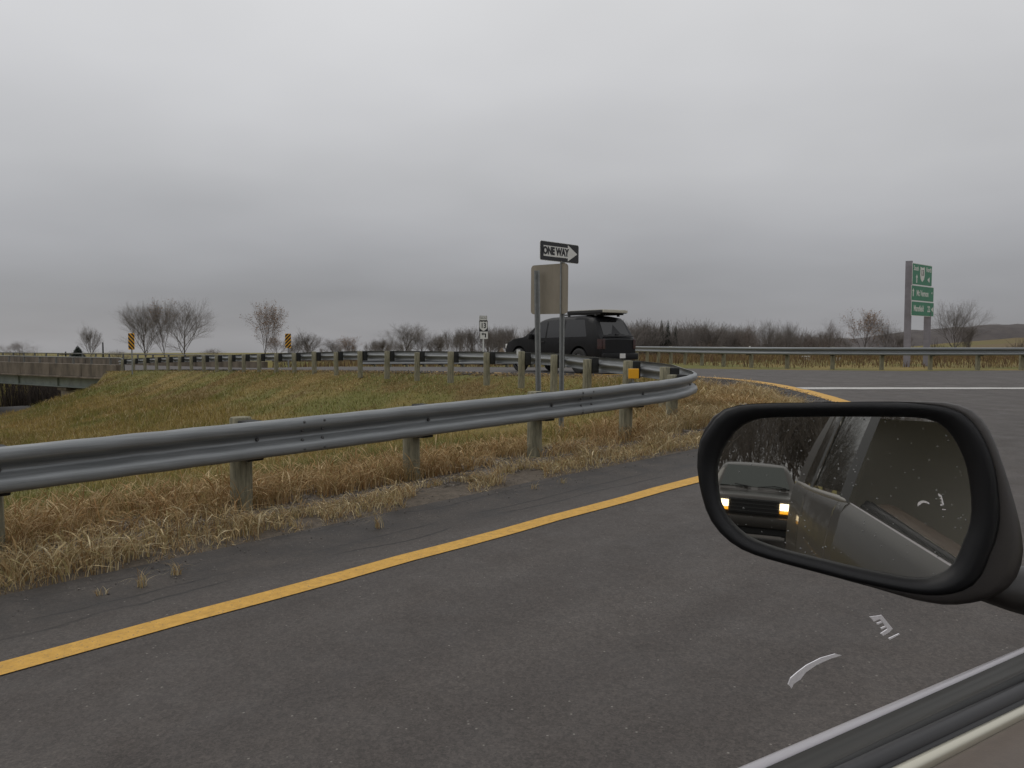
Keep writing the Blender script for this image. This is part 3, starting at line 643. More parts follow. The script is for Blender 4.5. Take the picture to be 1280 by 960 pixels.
def arrow_left(p_, M4, x, z_, s_): shape2('arrow', p_, M4, [(x + .45 * s_, z_ + .5 * s_), (x - .5 * s_, z_), (x + .45 * s_, z_ - .5 * s_)], M['swhite'], .002, -.0152)
p_, M4, w_, h_ = guide(1140.5, 1165, 328.5, 355.5, 'route_panel')
txt2('South', .30, M['swhite'], 'lettering', p_, M4, -w_ * .31, h_ * .27, -.0155, .80, .006); txt2('North', .30, M['swhite'], 'lettering', p_, M4, w_ * .33, h_ * .27, -.0155, .80, .006)
arrow_up(p_, M4, -w_ * .28, -h_ * .2, .38); arrow_left(p_, M4, w_ * .32, -h_ * .2, .26)
shape2('route_shield', p_, M4, [(-.24, .36), (0, .32), (.24, .36), (.25, -.05), (.18, -.20), (0, -.32), (-.18, -.20), (-.25, -.05)], M['swhite'], .002, -.0152)
txt2('13', .36, M['sblack'], 'lettering', p_, M4, 0, .08, -.0182, .9, .01)
p_, M4, w_, h_ = guide(1139, 1167, 356, 375.5, 'town_panel')
arrow_up(p_, M4, -w_ * .42, .03, .36); txt2('Mt Vernon', .38, M['swhite'], 'lettering', p_, M4, -.02, 0, -.0155, .80, .008); arrow_left(p_, M4, w_ * .41, .07, .12)
p_, M4, w_, h_ = guide(1139, 1167, 376, 394.5, 'town_panel')
txt2('Mansfield', .38, M['swhite'], 'lettering', p_, M4, -w_ * .18, 0, -.0155, .78, .008); txt2('22', .38, M['swhite'], 'lettering', p_, M4, w_ * .27, 0, -.0155, .8, .008); arrow_left(p_, M4, w_ * .42, 0, .24)
# ------------------------------------------------------------------ vehicles
class Body:
    """car body: z of the top over the length y, half width over the height z; local x across, y forward, z up"""
    def __init__(s, top, belt, wid, inset, zbot, zroof, nose=(99, 1), tail=(-99, 1)):
        s.top = top; s.belt = belt; s.wid = wid; s.inset = inset; s.zbot = zbot; s.zroof = zroof; s.nose = nose; s.tail = tail
    def ztop(s, y): return float(np.interp(y, [p[0] for p in s.top], [p[1] for p in s.top]))
    def hw(s, y, z):
        low = s.wid * (1 - .05 * max(0, (.75 - z) / .35) ** 2) - .012 * abs(z - .92)
        h_ = low if z < s.belt else s.wid - .012 * abs(s.belt - .92) - s.inset * ((z - s.belt) / (s.zroof - s.belt)) ** 1.15
        if y > s.nose[0]: h_ *= 1 - (1 - s.nose[1]) * ((y - s.nose[0]) / (s.top[-1][0] - s.nose[0])) ** 2
        if y < s.tail[0]: h_ *= 1 - (1 - s.tail[1]) * ((s.tail[0] - y) / (s.tail[0] - s.top[0][0])) ** 2
        return h_
    def mesh(s, ys, arches=()):
        mb = MB(); rows = []
        for y in ys:
            zt = s.ztop(y); zb = s.zbot
            for ay, ar, az in arches:
                if abs(y - ay) < ar: zb = max(zb, az + math.sqrt(max(0, ar * ar - (y - ay) ** 2)))
            zb = min(zb, zt - .1)
            zl = [zb + (zt - zb) * q for q in (0, .12, .3, .5, .7, .85, .94)]
            L_ = [(s.hw(y, z_), z_) for z_ in zl]; ht = s.hw(y, zt)
            L_ += [(ht * .97 - .02, zt - .016), (ht * .86, zt + .004), (ht * .45, zt + .022), (0, zt + .028)]
            ring = [(x, y, z_) for x, z_ in L_] + [(-x, y, z_) for x, z_ in L_[-2::-1]]
            rows.append(ring)
        mb.grid(rows)
        n = len(rows[0]); m0 = len(rows)
        mb.f.append(tuple(range(n))); mb.f.append(tuple((m0 - 1) * n + q for q in range(n - 1, -1, -1)))
        return mb
    def panel(s, quad, side, eps=.004, nu=8, nv=5):
        """patch on the body side through four (y, z) corners: bottom rear, bottom front, top front, top rear"""
        mb = MB(); rows = []
        for b in range(nv + 1):
            v = b / nv; r_ = []
            for a in range(nu + 1):
                u = a / nu; y = (quad[0][0] * (1 - u) + quad[1][0] * u) * (1 - v) + (quad[3][0] * (1 - u) + quad[2][0] * u) * v; z = (quad[0][1] * (1 - u) + quad[1][1] * u) * (1 - v) + (quad[3][1] * (1 - u) + quad[2][1] * u) * v
                r_.append((side * (s.hw(y, z) + eps), y, z))
            rows.append(r_ if side > 0 else r_[::-1])
        mb.grid(rows); return mb
def wheel(parent, x, y, r, side, wd=.25, rimr=.62):
    mb = MB(); P = [(.0, r * rimr), (.02, r * .9), (.05, r * .985), (wd - .05, r), (wd - .02, r * .97), (wd, r * .88), (wd - .01, r * rimr)]
    n = 24; rows = [[(x + side * (a_ - wd / 2), y + q * math.cos(2 * math.pi * k_ / n), r + q * math.sin(2 * math.pi * k_ / n)) for k_ in range(n)] for a_, q in P]
    mb.grid(rows, close=True); o = mb.build('wheel', M['rubber'], parent, smooth=True, auto=40)
    mb = MB(); xo = x + side * (wd / 2 - .04)
    for k_ in range(6):
        a_ = 2 * math.pi * k_ / 6; c_, s_ = math.cos(a_), math.sin(a_); mb.box((xo, y + c_ * r * .33, r + s_ * r * .33), (.03, .09, r * .60), Matrix.Rotation(-(a_ - math.pi / 2) if True else 0, 3, 'X') @ Matrix.Identity(3))
    mb.tube([(xo - side * .08, y, r), (xo + side * .02, y, r)], r * .17, 12); mb.tube([(xo - side * .03, y, r), (xo - side * .028, y, r)], r * rimr, 20)
    mb.build('rim', M['rim'], o)

# ---- black long estate truck driving away along the crossing road
sp_ = Vector((3.45, 27.0)); yawv = math.atan2(.63, .777)
van = thing('suv', 'black long roofed SUV with roof rack driving behind the guardrail', 'suv', (sp_.x + .16, sp_.y, .47), yawv); van.scale = (.88, .94, 1.05)
B = Body([(0, 1.10), (.04, 1.16), (.12, 1.24), (.42, 1.72), (.55, 1.82), (.9, 1.875), (2.0, 1.89), (2.9, 1.87), (3.35, 1.80), (3.55, 1.71), (4.15, 1.30), (4.3, 1.235), (4.9, 1.17), (5.3, 1.08), (5.48, .93), (5.55, .72)], 1.16, .965, .20, .47, 1.89, (4.6, .86), (.5, .95))
ar_ = ((1.15, .50, .42), (4.55, .50, .42))
ys = sorted(set([round(q, 3) for q in np.r_[np.linspace(0, .6, 13), np.linspace(.6, 1.75, 24), np.linspace(1.75, 4.0, 16), np.linspace(4.0, 5.1, 24), np.linspace(5.1, 5.55, 9)]]))
body = B.mesh(ys, ar_).build('body', M['blackpaint'], van, smooth=True, auto=35)
for s_ in (-1, 1):
    for nm, qd in (('front_window', [(2.98, 1.19), (3.92, 1.17), (3.42, 1.70), (2.98, 1.76)]), ('rear_window', [(2.02, 1.20), (2.90, 1.19), (2.90, 1.765), (2.02, 1.78)]), ('cargo_window', [(.75, 1.22), (1.94, 1.20), (1.94, 1.78), (.98, 1.77)])):
        B.panel(qd, s_).build('side_window', M['carglass'], van, smooth=True)
    for ya in (3.95, 2.94, 1.98):
        B.panel([(ya - .005, .55 if ya > 2 else .9), (ya + .005, .55 if ya > 2 else .9), (ya + .005, 1.17), (ya - .005, 1.17)], s_, .002, 1, 5).build('door_seam', M['trim'], van)
    for ya in (3.12, 2.14):
        mb = MB(); mb.bbox((s_ * (B.hw(ya, 1.05) + .02), ya, 1.05), (.035, .20, .035), .01); mb.build('door_handle', M['trim'], van)
    B.panel([(.9, .50), (4.0, .50), (4.0, .58), (.9, .58)], s_, .03, 8, 1).build('side_step', M['trim'], van)
    mb = MB(); mb.bbox((s_ * 1.06, 3.78, 1.24), (.20, .12, .19), .03); mb.build('door_mirror', M['trim'], van, smooth=True, auto=40)
    mb = MB(); mb.grid([[(s_ * (B.hw(.03, z_) + .006), .0, z_), (s_ * (B.hw(.2, z_) + .006), .22, z_)] for z_ in np.linspace(.82, 1.14, 5)] if s_ > 0 else [[(s_ * (B.hw(.2, z_) + .006), .22, z_), (s_ * (B.hw(.03, z_) + .006), .0, z_)] for z_ in np.linspace(.82, 1.14, 5)])
    mb.bbox((s_ * .845, -.012, .98), (.14, .02, .32), .008); mb.build('tail_lamp', M['taillamp'], van)
    mb = MB(); mb.bbox((s_ * .72, 5.49, .90), (.26, .12, .16), .03); mb.build('headlamp', M['swhite'], van)
    for ya in (1.15, 4.55): wheel(van, s_ * .86, ya, .42, s_, .27)
mb = MB(); q = [(-.72, .135, 1.265), (.72, .135, 1.265), (.63, .425, 1.735), (-.63, .425, 1.735)]; nrm = Vector((0, -.85, .53)); mb.prism([Vector(p) + nrm * .012 for p in q], -nrm * .02); o = mb.build('rear_window', M['carglass'], van)
mb = MB(); mb.bbox((0, .11, 1.285), (.16, .04, .05), .012); mb.build('rear_handle', M['trim'], van)
mb = MB(); mb.bbox((0, .03, 1.235), (1.62, .06, .03), .01); mb.build('tailgate_ledge', M['trim'], van)
mb = MB(); mb.bbox((0, -.06, .58), (1.86, .18, .22), .05); mb.build('rear_bumper', M['blackpaint'], van, smooth=True, auto=40)
mb = MB(); mb.bbox((.02, -.158, .60), (.31, .012, .15), .004); mb.build('number_plate', M['white_reflector'], van)
mb = MB(); mb.bbox((0, 5.53, .66), (1.6, .12, .30), .05); mb.build('front_bumper', M['trim'], van)
mb = MB()
for x in (-.62, .62): mb.bbox((x, 1.3, 1.945), (.05, 1.9, .045), .012)
for ya in (.6, 1.3, 2.0): mb.bbox((0, ya, 1.955), (1.3, .06, .03), .01)
for x in (-.62, .62):
    for ya in (.6, 2.0): mb.bbox((x, ya, 1.91), (.06, .10, .07), .01)
mb.build('roof_rack', M['trim'], van)
mb = MB(); mb.bbox((.0, 1.14, 2.02), (1.34, 1.85, .10), .02); mb.build('roof_carrier', M['trim'], van)
mb = MB(); mb.bbox((.0, .20, 2.03), (1.34, .05, .085), .012); mb.bbox((.0, 1.1, 2.077), (1.25, 1.7, .02), .006); mb.build('carrier_lid', M['cream'], van)

# ---- own car: everything in car coordinates (x right, y forward, z up), camera at (0, 0, 1.5)
HD = R(44); FW = Vector((math.sin(HD), math.cos(HD), 0)); RT = Vector((math.cos(HD), -math.sin(HD), 0))
car = thing('car', 'bronze grey car in the foreground with door mirror and window sill', 'car', (0, 0, 0), -HD)
W2C = Matrix((RT, FW, Vector((0, 0, 1))))
CAMC = Vector((0, 0, CAM_Z))
def cray(px, py): return W2C @ ray(px, py)
def belt_l(y): return .25 - .105 * (max(y, -.1) - .38)
def on_side(px, py, dl):
    """where a sight line meets the leaning door plane that runs dl metres outside the sill line"""
    d = cray(px, py)                       # x = -(l): -t d.x = belt + dl - .105 (t d.y - .38)
    t_ = (.25 + dl + .105 * .38) / (-d.x + .105 * d.y); return CAMC + d * t_
def strip_line(p0, p1, dl, ya, yb, n=14):
    a, b = on_side(*p0, dl), on_side(*p1, dl); d = (b - a) / (b.y - a.y)
    return [a + d * (y - a.y) for y in np.linspace(ya, yb, n)]
ya, yb = .04, 1.6
e0 = strip_line((930, 956), (1280, 808), .012, ya, yb); e1 = strip_line((960, 960), (1280, 817), .004, ya, yb)
e2 = strip_line((1030, 960), (1280, 840), -.012, ya, yb); e3 = strip_line((1048, 960), (1280, 852), -.020, ya, yb)
e4 = strip_line((1100, 960), (1280, 874), -.034, ya, yb); e5 = strip_line((1112, 960), (1280, 880), -.038, ya, yb); e6 = strip_line((1150, 960), (1280, 893), -.046, ya, yb)
dn = Vector((0, 0, -1))
def strip(name, m, ea, eb, crown=0.0, drop=.03, sm_=True):
    mb = MB(); rows = []
    for a, b in zip(ea, eb):
        c_ = (a + b) / 2 + Vector((0, 0, crown)); rows.append([a + dn * drop + Vector((-.001, 0, 0)), a + dn * crown * .2, a.lerp(c_, .5) + Vector((0, 0, crown * .35)), c_, c_.lerp(b, .5) + Vector((0, 0, crown * .35)), b + dn * crown * .2, b + dn * drop])
    mb.grid(rows); return mb.build(name, m, car, smooth=sm_)
strip('sill_moulding', mat('bright_sill_moulding', (.50, .48, .50), .4, .7), e0, e1, .0015)
strip('glass_channel', mat('dark_glass_channel', (.030, .028, .024), .5), e1, e2, -.004, .02)
strip('outer_seal', M['rubber'], e2, e3, .002)
strip('inner_seal', mat('rubber_seal', (.022, .021, .023), .45), e3, e4, .006)
strip('seal_groove', M['trim'], e4, e5, -.002)
strip('chrome_strip', mat('cream_chrome', (.66, .63, .52), .3, .8), e5, e6, .0015)
mb = MB(); rows = []
for a in e6:
    rows.append([a + Vector((0, 0, -.004)), a + Vector((.012, 0, .002)), a + Vector((.035, 0, .004)), a + Vector((.06, 0, -.006)), a + Vector((.085, 0, -.035)), a + Vector((.095, 0, -.10)), a + Vector((.09, 0, -.35)), a + Vector((.08, 0, -.75))])
mb.grid(rows); mb.build('door_panel', M['panel'], car, smooth=True)
# door skins outside
mb = MB(); rows = []
for a in e0:
    rows.append([a + Vector((0, 0, -.002)), a + Vector((-.010, 0, -.010)), a + Vector((-.022, 0, -.03)), a + Vector((-.04, 0, -.12)), a + Vector((-.05, 0, -.3)), a + Vector((-.045, 0, -.6)), a + Vector((-.02, 0, -.9))])
mb.grid(rows); mb.build('door', M['tan'], car, smooth=True)
XB, ZB = e0[0].x, e0[0].z
def side_l(y): return XB - .02 * math.sin(max(0, min(1, (ya - y) / 2.0)) * math.pi) + .10 * max(0, (-2.0 - y) / 1.6) ** 2
def side_z(y): return ZB + .03 * min(1, (ya - y) / 3)
def skin(name, y0, y1, m=M['tan']):
    mb = MB(); rows = []
    for y in np.linspace(y0, y1, 12):
        a = Vector((side_l(y), y, side_z(y)))
        rows.append([a, a + Vector((-.012, 0, -.008)), a + Vector((-.022, 0, -.03)), a + Vector((-.04, 0, -.12)), a + Vector((-.05, 0, -.3)), a + Vector((-.045, 0, -.6)), a + Vector((-.02, 0, -.9))])
    mb.grid(rows[::-1] if y0 > y1 else rows); return mb.build(name, m, car, smooth=True)
skin('door', ya - .002, -.10); skin('rear_door', -.108, -1.05); skin('rear_quarter', -1.058, -3.2)
mb = MB(); rows = []
for y in np.linspace(ya, -2.3, 26):
    a = Vector((side_l(y), y, side_z(y))); k_ = min(1, .15 + (ya - y) / .15); rows.append([a + Vector((-.007, 0, -.004)) * k_, a + Vector((-.009, 0, .003)) * k_, a + Vector((-.004, 0, .009)) * k_, a + Vector((.006, 0, .010)) * k_])
mb.grid(rows); mb.build('belt_moulding', mat('satin_belt_moulding', (.42, .40, .37), .3, .8), car, smooth=True)
LEAN = .30
def up_side(y, h_): return Vector((side_l(y) + .004 + LEAN * h_ + .12 * h_ * h_, y, side_z(y) + h_))
HH = .39
def side_patch(name, y0b, y1b, y0t, y1t, h0, h1, m, out_=0.0, n=8):
    mb = MB(); rows = []
    for v in np.linspace(0, 1, 6):
        h_ = h0 + (h1 - h0) * v; rows.append([up_side((y0b + (y1b - y0b) * u) * (1 - v) + (y0t + (y1t - y0t) * u) * v, h_) + Vector((-out_, 0, 0)) for u in np.linspace(0, 1, n)])
    mb.grid(rows); return mb.build(name, m, car, smooth=True)
gl = bpy.data.materials.new('side_glass'); gl.use_nodes = True; t = gl.node_tree; b = t.nodes['Principled BSDF']
b.inputs['Base Color'].default_value = (.03, .032, .03, 1); b.inputs['Roughness'].default_value = .03; b.inputs['Specular IOR Level'].default_value = .45
M['sideglass'] = gl
cl = bpy.data.materials.new('clear_window'); cl.use_nodes = True; t = cl.node_tree; t.nodes.remove(t.nodes['Principled BSDF']); tr = t.nodes.new('ShaderNodeBsdfTransparent'); tr.inputs[0].default_value = (.985, .985, .985, 1); t.links.new(tr.outputs[0], t.nodes['Material Output'].inputs[0])
M['clear'] = cl
side_patch('pillar', .03, -.15, -.01, -.16, .0, HH, M['trim'], .008)
side_patch('window', -.15, -.95, -.16, -.88, .02, HH, M['sideglass'], .004)
side_patch('pillar', -.95, -1.08, -.88, -1.0, .0, HH, M['trim'], .009)
side_patch('window', -1.08, -1.75, -1.0, -1.35, .02, HH - .03, M['sideglass'], .004)
side_patch('rear_pillar', -1.75, -3.0, -1.35, -1.75, .0, HH, M['tan'], .006, 14)
# window that the picture is taken through
mb = MB(); rows = []
for a in e1[:]:
    r_ = []
    for h_ in np.linspace(-.01, .75, 9): r_.append(a + Vector((.002 + LEAN * .75 * h_ * (1 if h_ > 0 else 0), 0, h_)))
    rows.append(r_)
rows2 = [[p + Vector((-.004, 0, 0)) for p in r_] for r_ in rows]
mb.grid(rows); mb.grid(rows2[::-1]); pane = mb.build('window', M['clear'], car, smooth=True)
# cabin reflections in the glass, painted as thin pale shapes on the pane
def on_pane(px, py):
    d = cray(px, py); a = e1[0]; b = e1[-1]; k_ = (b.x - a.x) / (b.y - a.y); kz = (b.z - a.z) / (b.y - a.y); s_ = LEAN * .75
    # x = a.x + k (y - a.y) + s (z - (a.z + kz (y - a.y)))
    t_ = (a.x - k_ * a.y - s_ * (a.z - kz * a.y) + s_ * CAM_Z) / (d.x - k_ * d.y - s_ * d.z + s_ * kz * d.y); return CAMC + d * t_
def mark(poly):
    P = [on_pane(*p) + Vector((.004, 0, 0)) for p in poly]; mb = MB(); mb.prism(P, (.0006, 0, 0)); return mb.build('reflection_mark', M['glass_reflection'], car)
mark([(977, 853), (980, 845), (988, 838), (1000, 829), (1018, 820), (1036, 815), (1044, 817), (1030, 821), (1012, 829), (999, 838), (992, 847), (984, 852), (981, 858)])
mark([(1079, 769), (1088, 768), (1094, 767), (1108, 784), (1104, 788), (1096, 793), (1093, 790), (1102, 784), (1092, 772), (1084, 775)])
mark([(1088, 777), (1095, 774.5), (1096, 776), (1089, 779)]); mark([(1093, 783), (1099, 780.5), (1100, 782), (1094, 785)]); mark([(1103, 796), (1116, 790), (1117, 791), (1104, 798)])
# roof, far side and floor close the cabin
mb = MB(); rows = []
for y in np.linspace(-.03, -2.35, 14):
    hz = up_side(min(y, 0), HH); zr = .045 * (1 - ((y + 1.0) / 1.4) ** 2)
    rows.append([(hz.x + .005, y, hz.z - .005), (hz.x + .03, y, hz.z + .02 + zr * .3), (hz.x + .15, y, hz.z + .04 + zr), (hz.x + .55, y, hz.z + .05 + zr), (hz.x + 1.0, y, hz.z + .04 + zr), (hz.x + 1.15, y, hz.z - .005)])
mb.grid(rows); mb.build('roof', M['tan'], car, smooth=True)
mb = MB(); mb.box((1.45, -.9, .78), (.05, 4.6, .95)); mb.box((.60, -1.0, .33), (1.6, 4.4, .05)); mb.box((.65, -2.3, 1.0), (1.5, .05, 1.3)); mb.build('cabin_shell', M['cabin'], car)
mb = MB(); mb.bbox((.75, -.05, .85), (.55, .55, .2), .06); mb.bbox((.75, -.35, 1.15), (.55, .18, .7), .06); mb.build('seat', M['cabin'], car, smooth=True, auto=40)

# ---- door mirror
glassPx = [(896, 588), (901, 567), (909, 552), (922, 536), (942, 525), (970, 522), (1024, 521), (1085, 521), (1145, 522), (1172, 528), (1188, 542), (1200, 562), (1209, 588), (1214, 628), (1212, 655), (1204, 677), (1196, 697), (1186, 711), (1165, 721), (1140, 722), (1110, 717), (1057, 706), (991, 690), (960, 681), (936, 671), (918, 656), (906, 640), (899, 621)]
outerPx = [(872, 585), (874, 555), (882, 533), (896, 516), (920, 507), (955, 504), (1020, 503), (1090, 502), (1165, 502), (1195, 505), (1220, 516), (1238, 540), (1253, 578), (1266, 620), (1276, 660), (1279, 695), (1268, 727), (1240, 748), (1192, 757), (1150, 752), (1110, 741), (1050, 723), (990, 707), (945, 694), (918, 681), (897, 662), (884, 640), (876, 612)]
def round_px(P, n=64):
    Q = [tuple(P[-1])] + [tuple(p) for p in P] + [tuple(P[0])]; S_ = spline(Q + [tuple(P[1])], .5); h_ = len(S_) // 2; a_ = np.argmin(((S_[:h_] - np.array(P[0])) ** 2).sum(1))
    b_ = h_ + np.argmin(((S_[h_:] - np.array(P[0])) ** 2).sum(1)); ix = np.linspace(a_, b_, n, endpoint=False).astype(int); return [tuple(S_[i_]) for i_ in ix]
glassPx = round_px(glassPx); outerPx = round_px(outerPx)
DM = 1.08
Mc = CAMC + cray(1055, 620) * DM
TRUCK = Vector((-.18, -16.6, .74))
Pm = CAMC + cray(956, 626) * DM
nm = ((TRUCK - Pm).normalized() - cray(956, 626).normalized()).normalized()
def on_mirror(px, py, offs=0.0):
    d = cray(px, py); t_ = (Mc + nm * offs - CAMC).dot(nm) / d.dot(nm); return CAMC + d * t_
mm = bpy.data.materials.new('mirror_glass'); mm.use_nodes = True; b = mm.node_tree.nodes['Principled BSDF']
b.inputs['Base Color'].default_value = (.60, .59, .55, 1); b.inputs['Metallic'].default_value = 1; b.inputs['Roughness'].default_value = .012
gp = [on_mirror(*p) for p in glassPx]; gc = sum(gp, Vector()) / len(gp)
gp2 = [gc + (p - gc) * 1.03 for p in gp]
mb = MB(); mb.prism(gp2, -nm * .004)
if (mb.v and (Vector(gp2[1]) - Vector(gp2[0])).cross(Vector(gp2[2]) - Vector(gp2[1])).dot(nm) < 0): pass
mg = mb.build('mirror_glass', mm, car)
bm = bmesh.new(); bm.from_mesh(mg.data); bmesh.ops.recalc_face_normals(bm, faces=bm.faces); bm.to_mesh(mg.data); bm.free()
op = [on_mirror(*p, .012) for p in outerPx]; oc = sum(op, Vector()) / len(op)
def ringat(src, sc_, dn_, c_): return [c_ + (p - c_) * sc_ + nm * dn_ for p in src]
rows = [ringat(gp, 1.0, -.006, gc), ringat(gp, 1.0, .006, gc), ringat(gp, 1.012, .010, gc)]
fr2 = [min(1.0, .027 * DM / max(1e-6, (b_ - a).length)) for a, b_ in zip(rows[-1], op)]
rimo = [a.lerp(b_, f_) + nm * (.001 if f_ > .98 else .004) for a, b_, f_ in zip(rows[-1], op, fr2)]
mid1 = [a.lerp(b_, .5) + nm * .006 for a, b_ in zip(rows[-1], rimo)]; mid2 = [a.lerp(b_, .85) + nm * .004 for a, b_ in zip(rows[-1], rimo)]
mb = MB(); mb.grid(rows + [mid1, mid2, rimo, [p - nm * .006 for p in rimo]], close=True); rim_ = mb.build('mirror_rim', mat('mirror_rim_plastic', (.007, .007, .008), .42, spec=.3), car, smooth=True)
bm = bmesh.new(); bm.from_mesh(rim_.data); bmesh.ops.recalc_face_normals(bm, faces=bm.faces); bm.to_mesh(rim_.data); bm.free()
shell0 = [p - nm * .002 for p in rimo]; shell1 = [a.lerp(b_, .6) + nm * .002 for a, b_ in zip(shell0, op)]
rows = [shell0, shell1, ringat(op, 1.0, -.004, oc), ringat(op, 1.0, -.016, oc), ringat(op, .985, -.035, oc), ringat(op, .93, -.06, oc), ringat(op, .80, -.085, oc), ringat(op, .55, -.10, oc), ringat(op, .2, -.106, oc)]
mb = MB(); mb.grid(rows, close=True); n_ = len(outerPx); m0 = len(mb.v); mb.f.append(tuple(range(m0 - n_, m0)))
hs = mb.build('mirror_housing', mat('mirror_housing_veil_grey', (.050, .045, .043), .36, .2), car, smooth=True)  # grey beyond the black rim imitates the window's pale reflection veil
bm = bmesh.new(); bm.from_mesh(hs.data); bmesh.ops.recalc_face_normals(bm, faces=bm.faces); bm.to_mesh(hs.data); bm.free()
# foot that joins the housing to the door
a0_ = on_mirror(1215, 722, -.03); a1_ = on_mirror(1290, 742, -.05) + Vector((.02, .02, 0)); a2_ = a1_ + Vector((.10, .03, -.005))
mb = MB(); rows = []
for p, ry_, rz_ in ((a0_ + Vector((-.03, 0, 0)), .03, .018), (a0_, .035, .024), (a0_.lerp(a1_, .5) + Vector((0, 0, -.004)), .04, .028), (a1_, .05, .036), (a2_, .06, .045)):
    rows.append([p + Vector((0, ry_ * math.cos(q), rz_ * math.sin(q))) for q in np.arange(14) * 2 * math.pi / 14])
mb.grid(rows, close=True); mb.f.append(tuple(range(14))); mb.f.append(tuple(range(len(mb.v) - 14, len(mb.v)))); mb.build('mirror_foot', M['tan'] if False else mat('mirror_foot_paint', (.035, .031, .029), .4), car, smooth=True)
# rain drops on the mirror and its rim
rg = random.Random(5); dm = bpy.data.materials.new('water_drop'); dm.use_nodes = True; b = dm.node_tree.nodes['Principled BSDF']; b.inputs['Base Color'].default_value = (.24, .24, .23, 1); b.inputs['Roughness'].default_value = .15; b.inputs['Specular IOR Level'].default_value = .6
mb = MB(); ux = (on_mirror(1100, 620) - on_mirror(1000, 620)).normalized(); uy = nm.cross(ux)
def drop(p, r0, nrm, a_, b_):
    rows = [[p + (a_ * math.cos(q) + b_ * math.sin(q)) * r0 * s_ + nrm * r0 * h_ for q in np.arange(7) * 2 * math.pi / 7] for s_, h_ in ((1, 0), (.8, .35), (.4, .55), (.05, .6))]
    mb.grid(rows, close=True)
def inside(p, poly):
    c_ = False
    for i_ in range(len(poly)):
        (x0, y0), (x1, y1) = poly[i_ - 1], poly[i_]
        if (y0 > p[1]) != (y1 > p[1]) and p[0] < (x1 - x0) * (p[1] - y0) / (y1 - y0) + x0: c_ = not c_
    return c_
cnt = 0
while cnt < 150:
    q = (rg.uniform(895, 1214), rg.uniform(522, 722))
    if not inside(q, glassPx): continue
    drop(on_mirror(*q, .0004), rg.choice((.0005, .0006, .0008, .0010, .0012)), nm, ux, uy); cnt += 1
for _ in range(60):
    q = (rg.uniform(925, 1180), 505.5 + rg.uniform(-.6, .8)); p = on_mirror(*q, .012); drop(p, rg.uniform(.0007, .0014), Vector((0, 0, 1)), ux, nm)
o = mb.build('water_drops', dm, car, smooth=True); o['kind'] = 'stuff'

# ---- pickup truck behind, seen in the mirror
tw = Matrix.Rotation(-HD, 4, 'Z') @ (TRUCK + Vector((-.25, 0, 0)))
tz = float(Zt[nearest(np.array([(tw.x, tw.y)]))[0][0]])
truck = thing('pickup_truck', 'dark pickup truck with lit headlights following on the ramp, seen in the mirror', 'truck', (tw.x, tw.y, tz), -HD)
T = Body([(-5.4, 1.30), (-3.6, 1.32), (-3.55, 1.34), (-3.5, 1.86), (-2.3, 1.93), (-1.95, 1.88), (-1.35, 1.34), (-1.25, 1.27), (-.5, 1.21), (-.12, 1.16), (-.05, 1.08), (0, .95)], 1.28, .98, .22, .55, 1.93, (-.6, .93))
ysT = sorted(set([round(q, 3) for q in np.r_[np.linspace(-5.4, -3.6, 6), np.linspace(-3.55, -3.5, 3), np.linspace(-3.4, -1.9, 8), np.linspace(-1.8, -1.25, 8), np.linspace(-1.2, 0, 18)]]))
T.mesh(ysT, ((-.95, .5, .42), (-4.4, .5, .42))).build('body', M['truckpaint'], truck, smooth=True, auto=35)
mb = MB(); q = [(-.80, -1.36, 1.345), (.80, -1.36, 1.345), (.66, -1.90, 1.845), (-.66, -1.90, 1.845)]; nrm = Vector((0, .68, .73)); mb.prism([Vector(p) + nrm * .03 for p in q], -nrm * .03); mb.build('windscreen', mat('truck_windscreen', (.05, .06, .055), .08, spec=.6), truck)
for s_ in (-1, 1):
    mb = MB(); mb.tube([(s_ * .08, -1.30, 1.36), (s_ * .45, -1.33, 1.41), (s_ * .72 if s_ > 0 else -.15, -1.33, 1.38)], .012, 6); mb.build('wiper', M['trim'], truck)
    mb = MB(); mb.bbox((s_ * .70, .03, .985), (.30, .05, .15), .012); h = mb.build('headlamp', M['headlamp'], truck)
    mb = MB(); mb.bbox((s_ * .70, .03, .865), (.30, .05, .055), .01); mb.build('indicator_lamp', M['indicator'], truck)
    mb = MB(); mb.bbox((s_ * 1.13, -1.35, 1.38), (.20, .12, .24), .03); mb.tube([(s_ * .95, -1.4, 1.33), (s_ * 1.1, -1.36, 1.34)], .03, 6); mb.build('door_mirror', M['trim'], truck)
    T.panel([(-3.3, 1.32), (-1.55, 1.30), (-2.0, 1.80), (-3.3, 1.80)], s_).build('side_window', M['carglass'], truck, smooth=True)
    for y_ in (-.95, -4.4): wheel(truck, s_ * .86, y_, .40, s_, .27)
mb = MB(); mb.bbox((0, .0, .95), (1.08, .10, .34), .02); g = mb.build('grille', M['trim'], truck)
for z_ in (.84, .92, 1.0, 1.08):
    mb = MB(); mb.bbox((0, .055, z_), (1.06, .02, .022), .006); mb.build('grille_bar', mat('grille_bar', (.05, .05, .05), .4, .5), g)
mb = MB(); mb.bbox((0, .10, .62), (1.92, .22, .24), .05); mb.build('bumper', mat('dull_bumper', (.07, .065, .06), .4, .6), truck, smooth=True, auto=40)
mb = MB(); mb.bbox((0, .06, .42), (1.5, .10, .16), .03); mb.build('air_dam', M['trim'], truck)
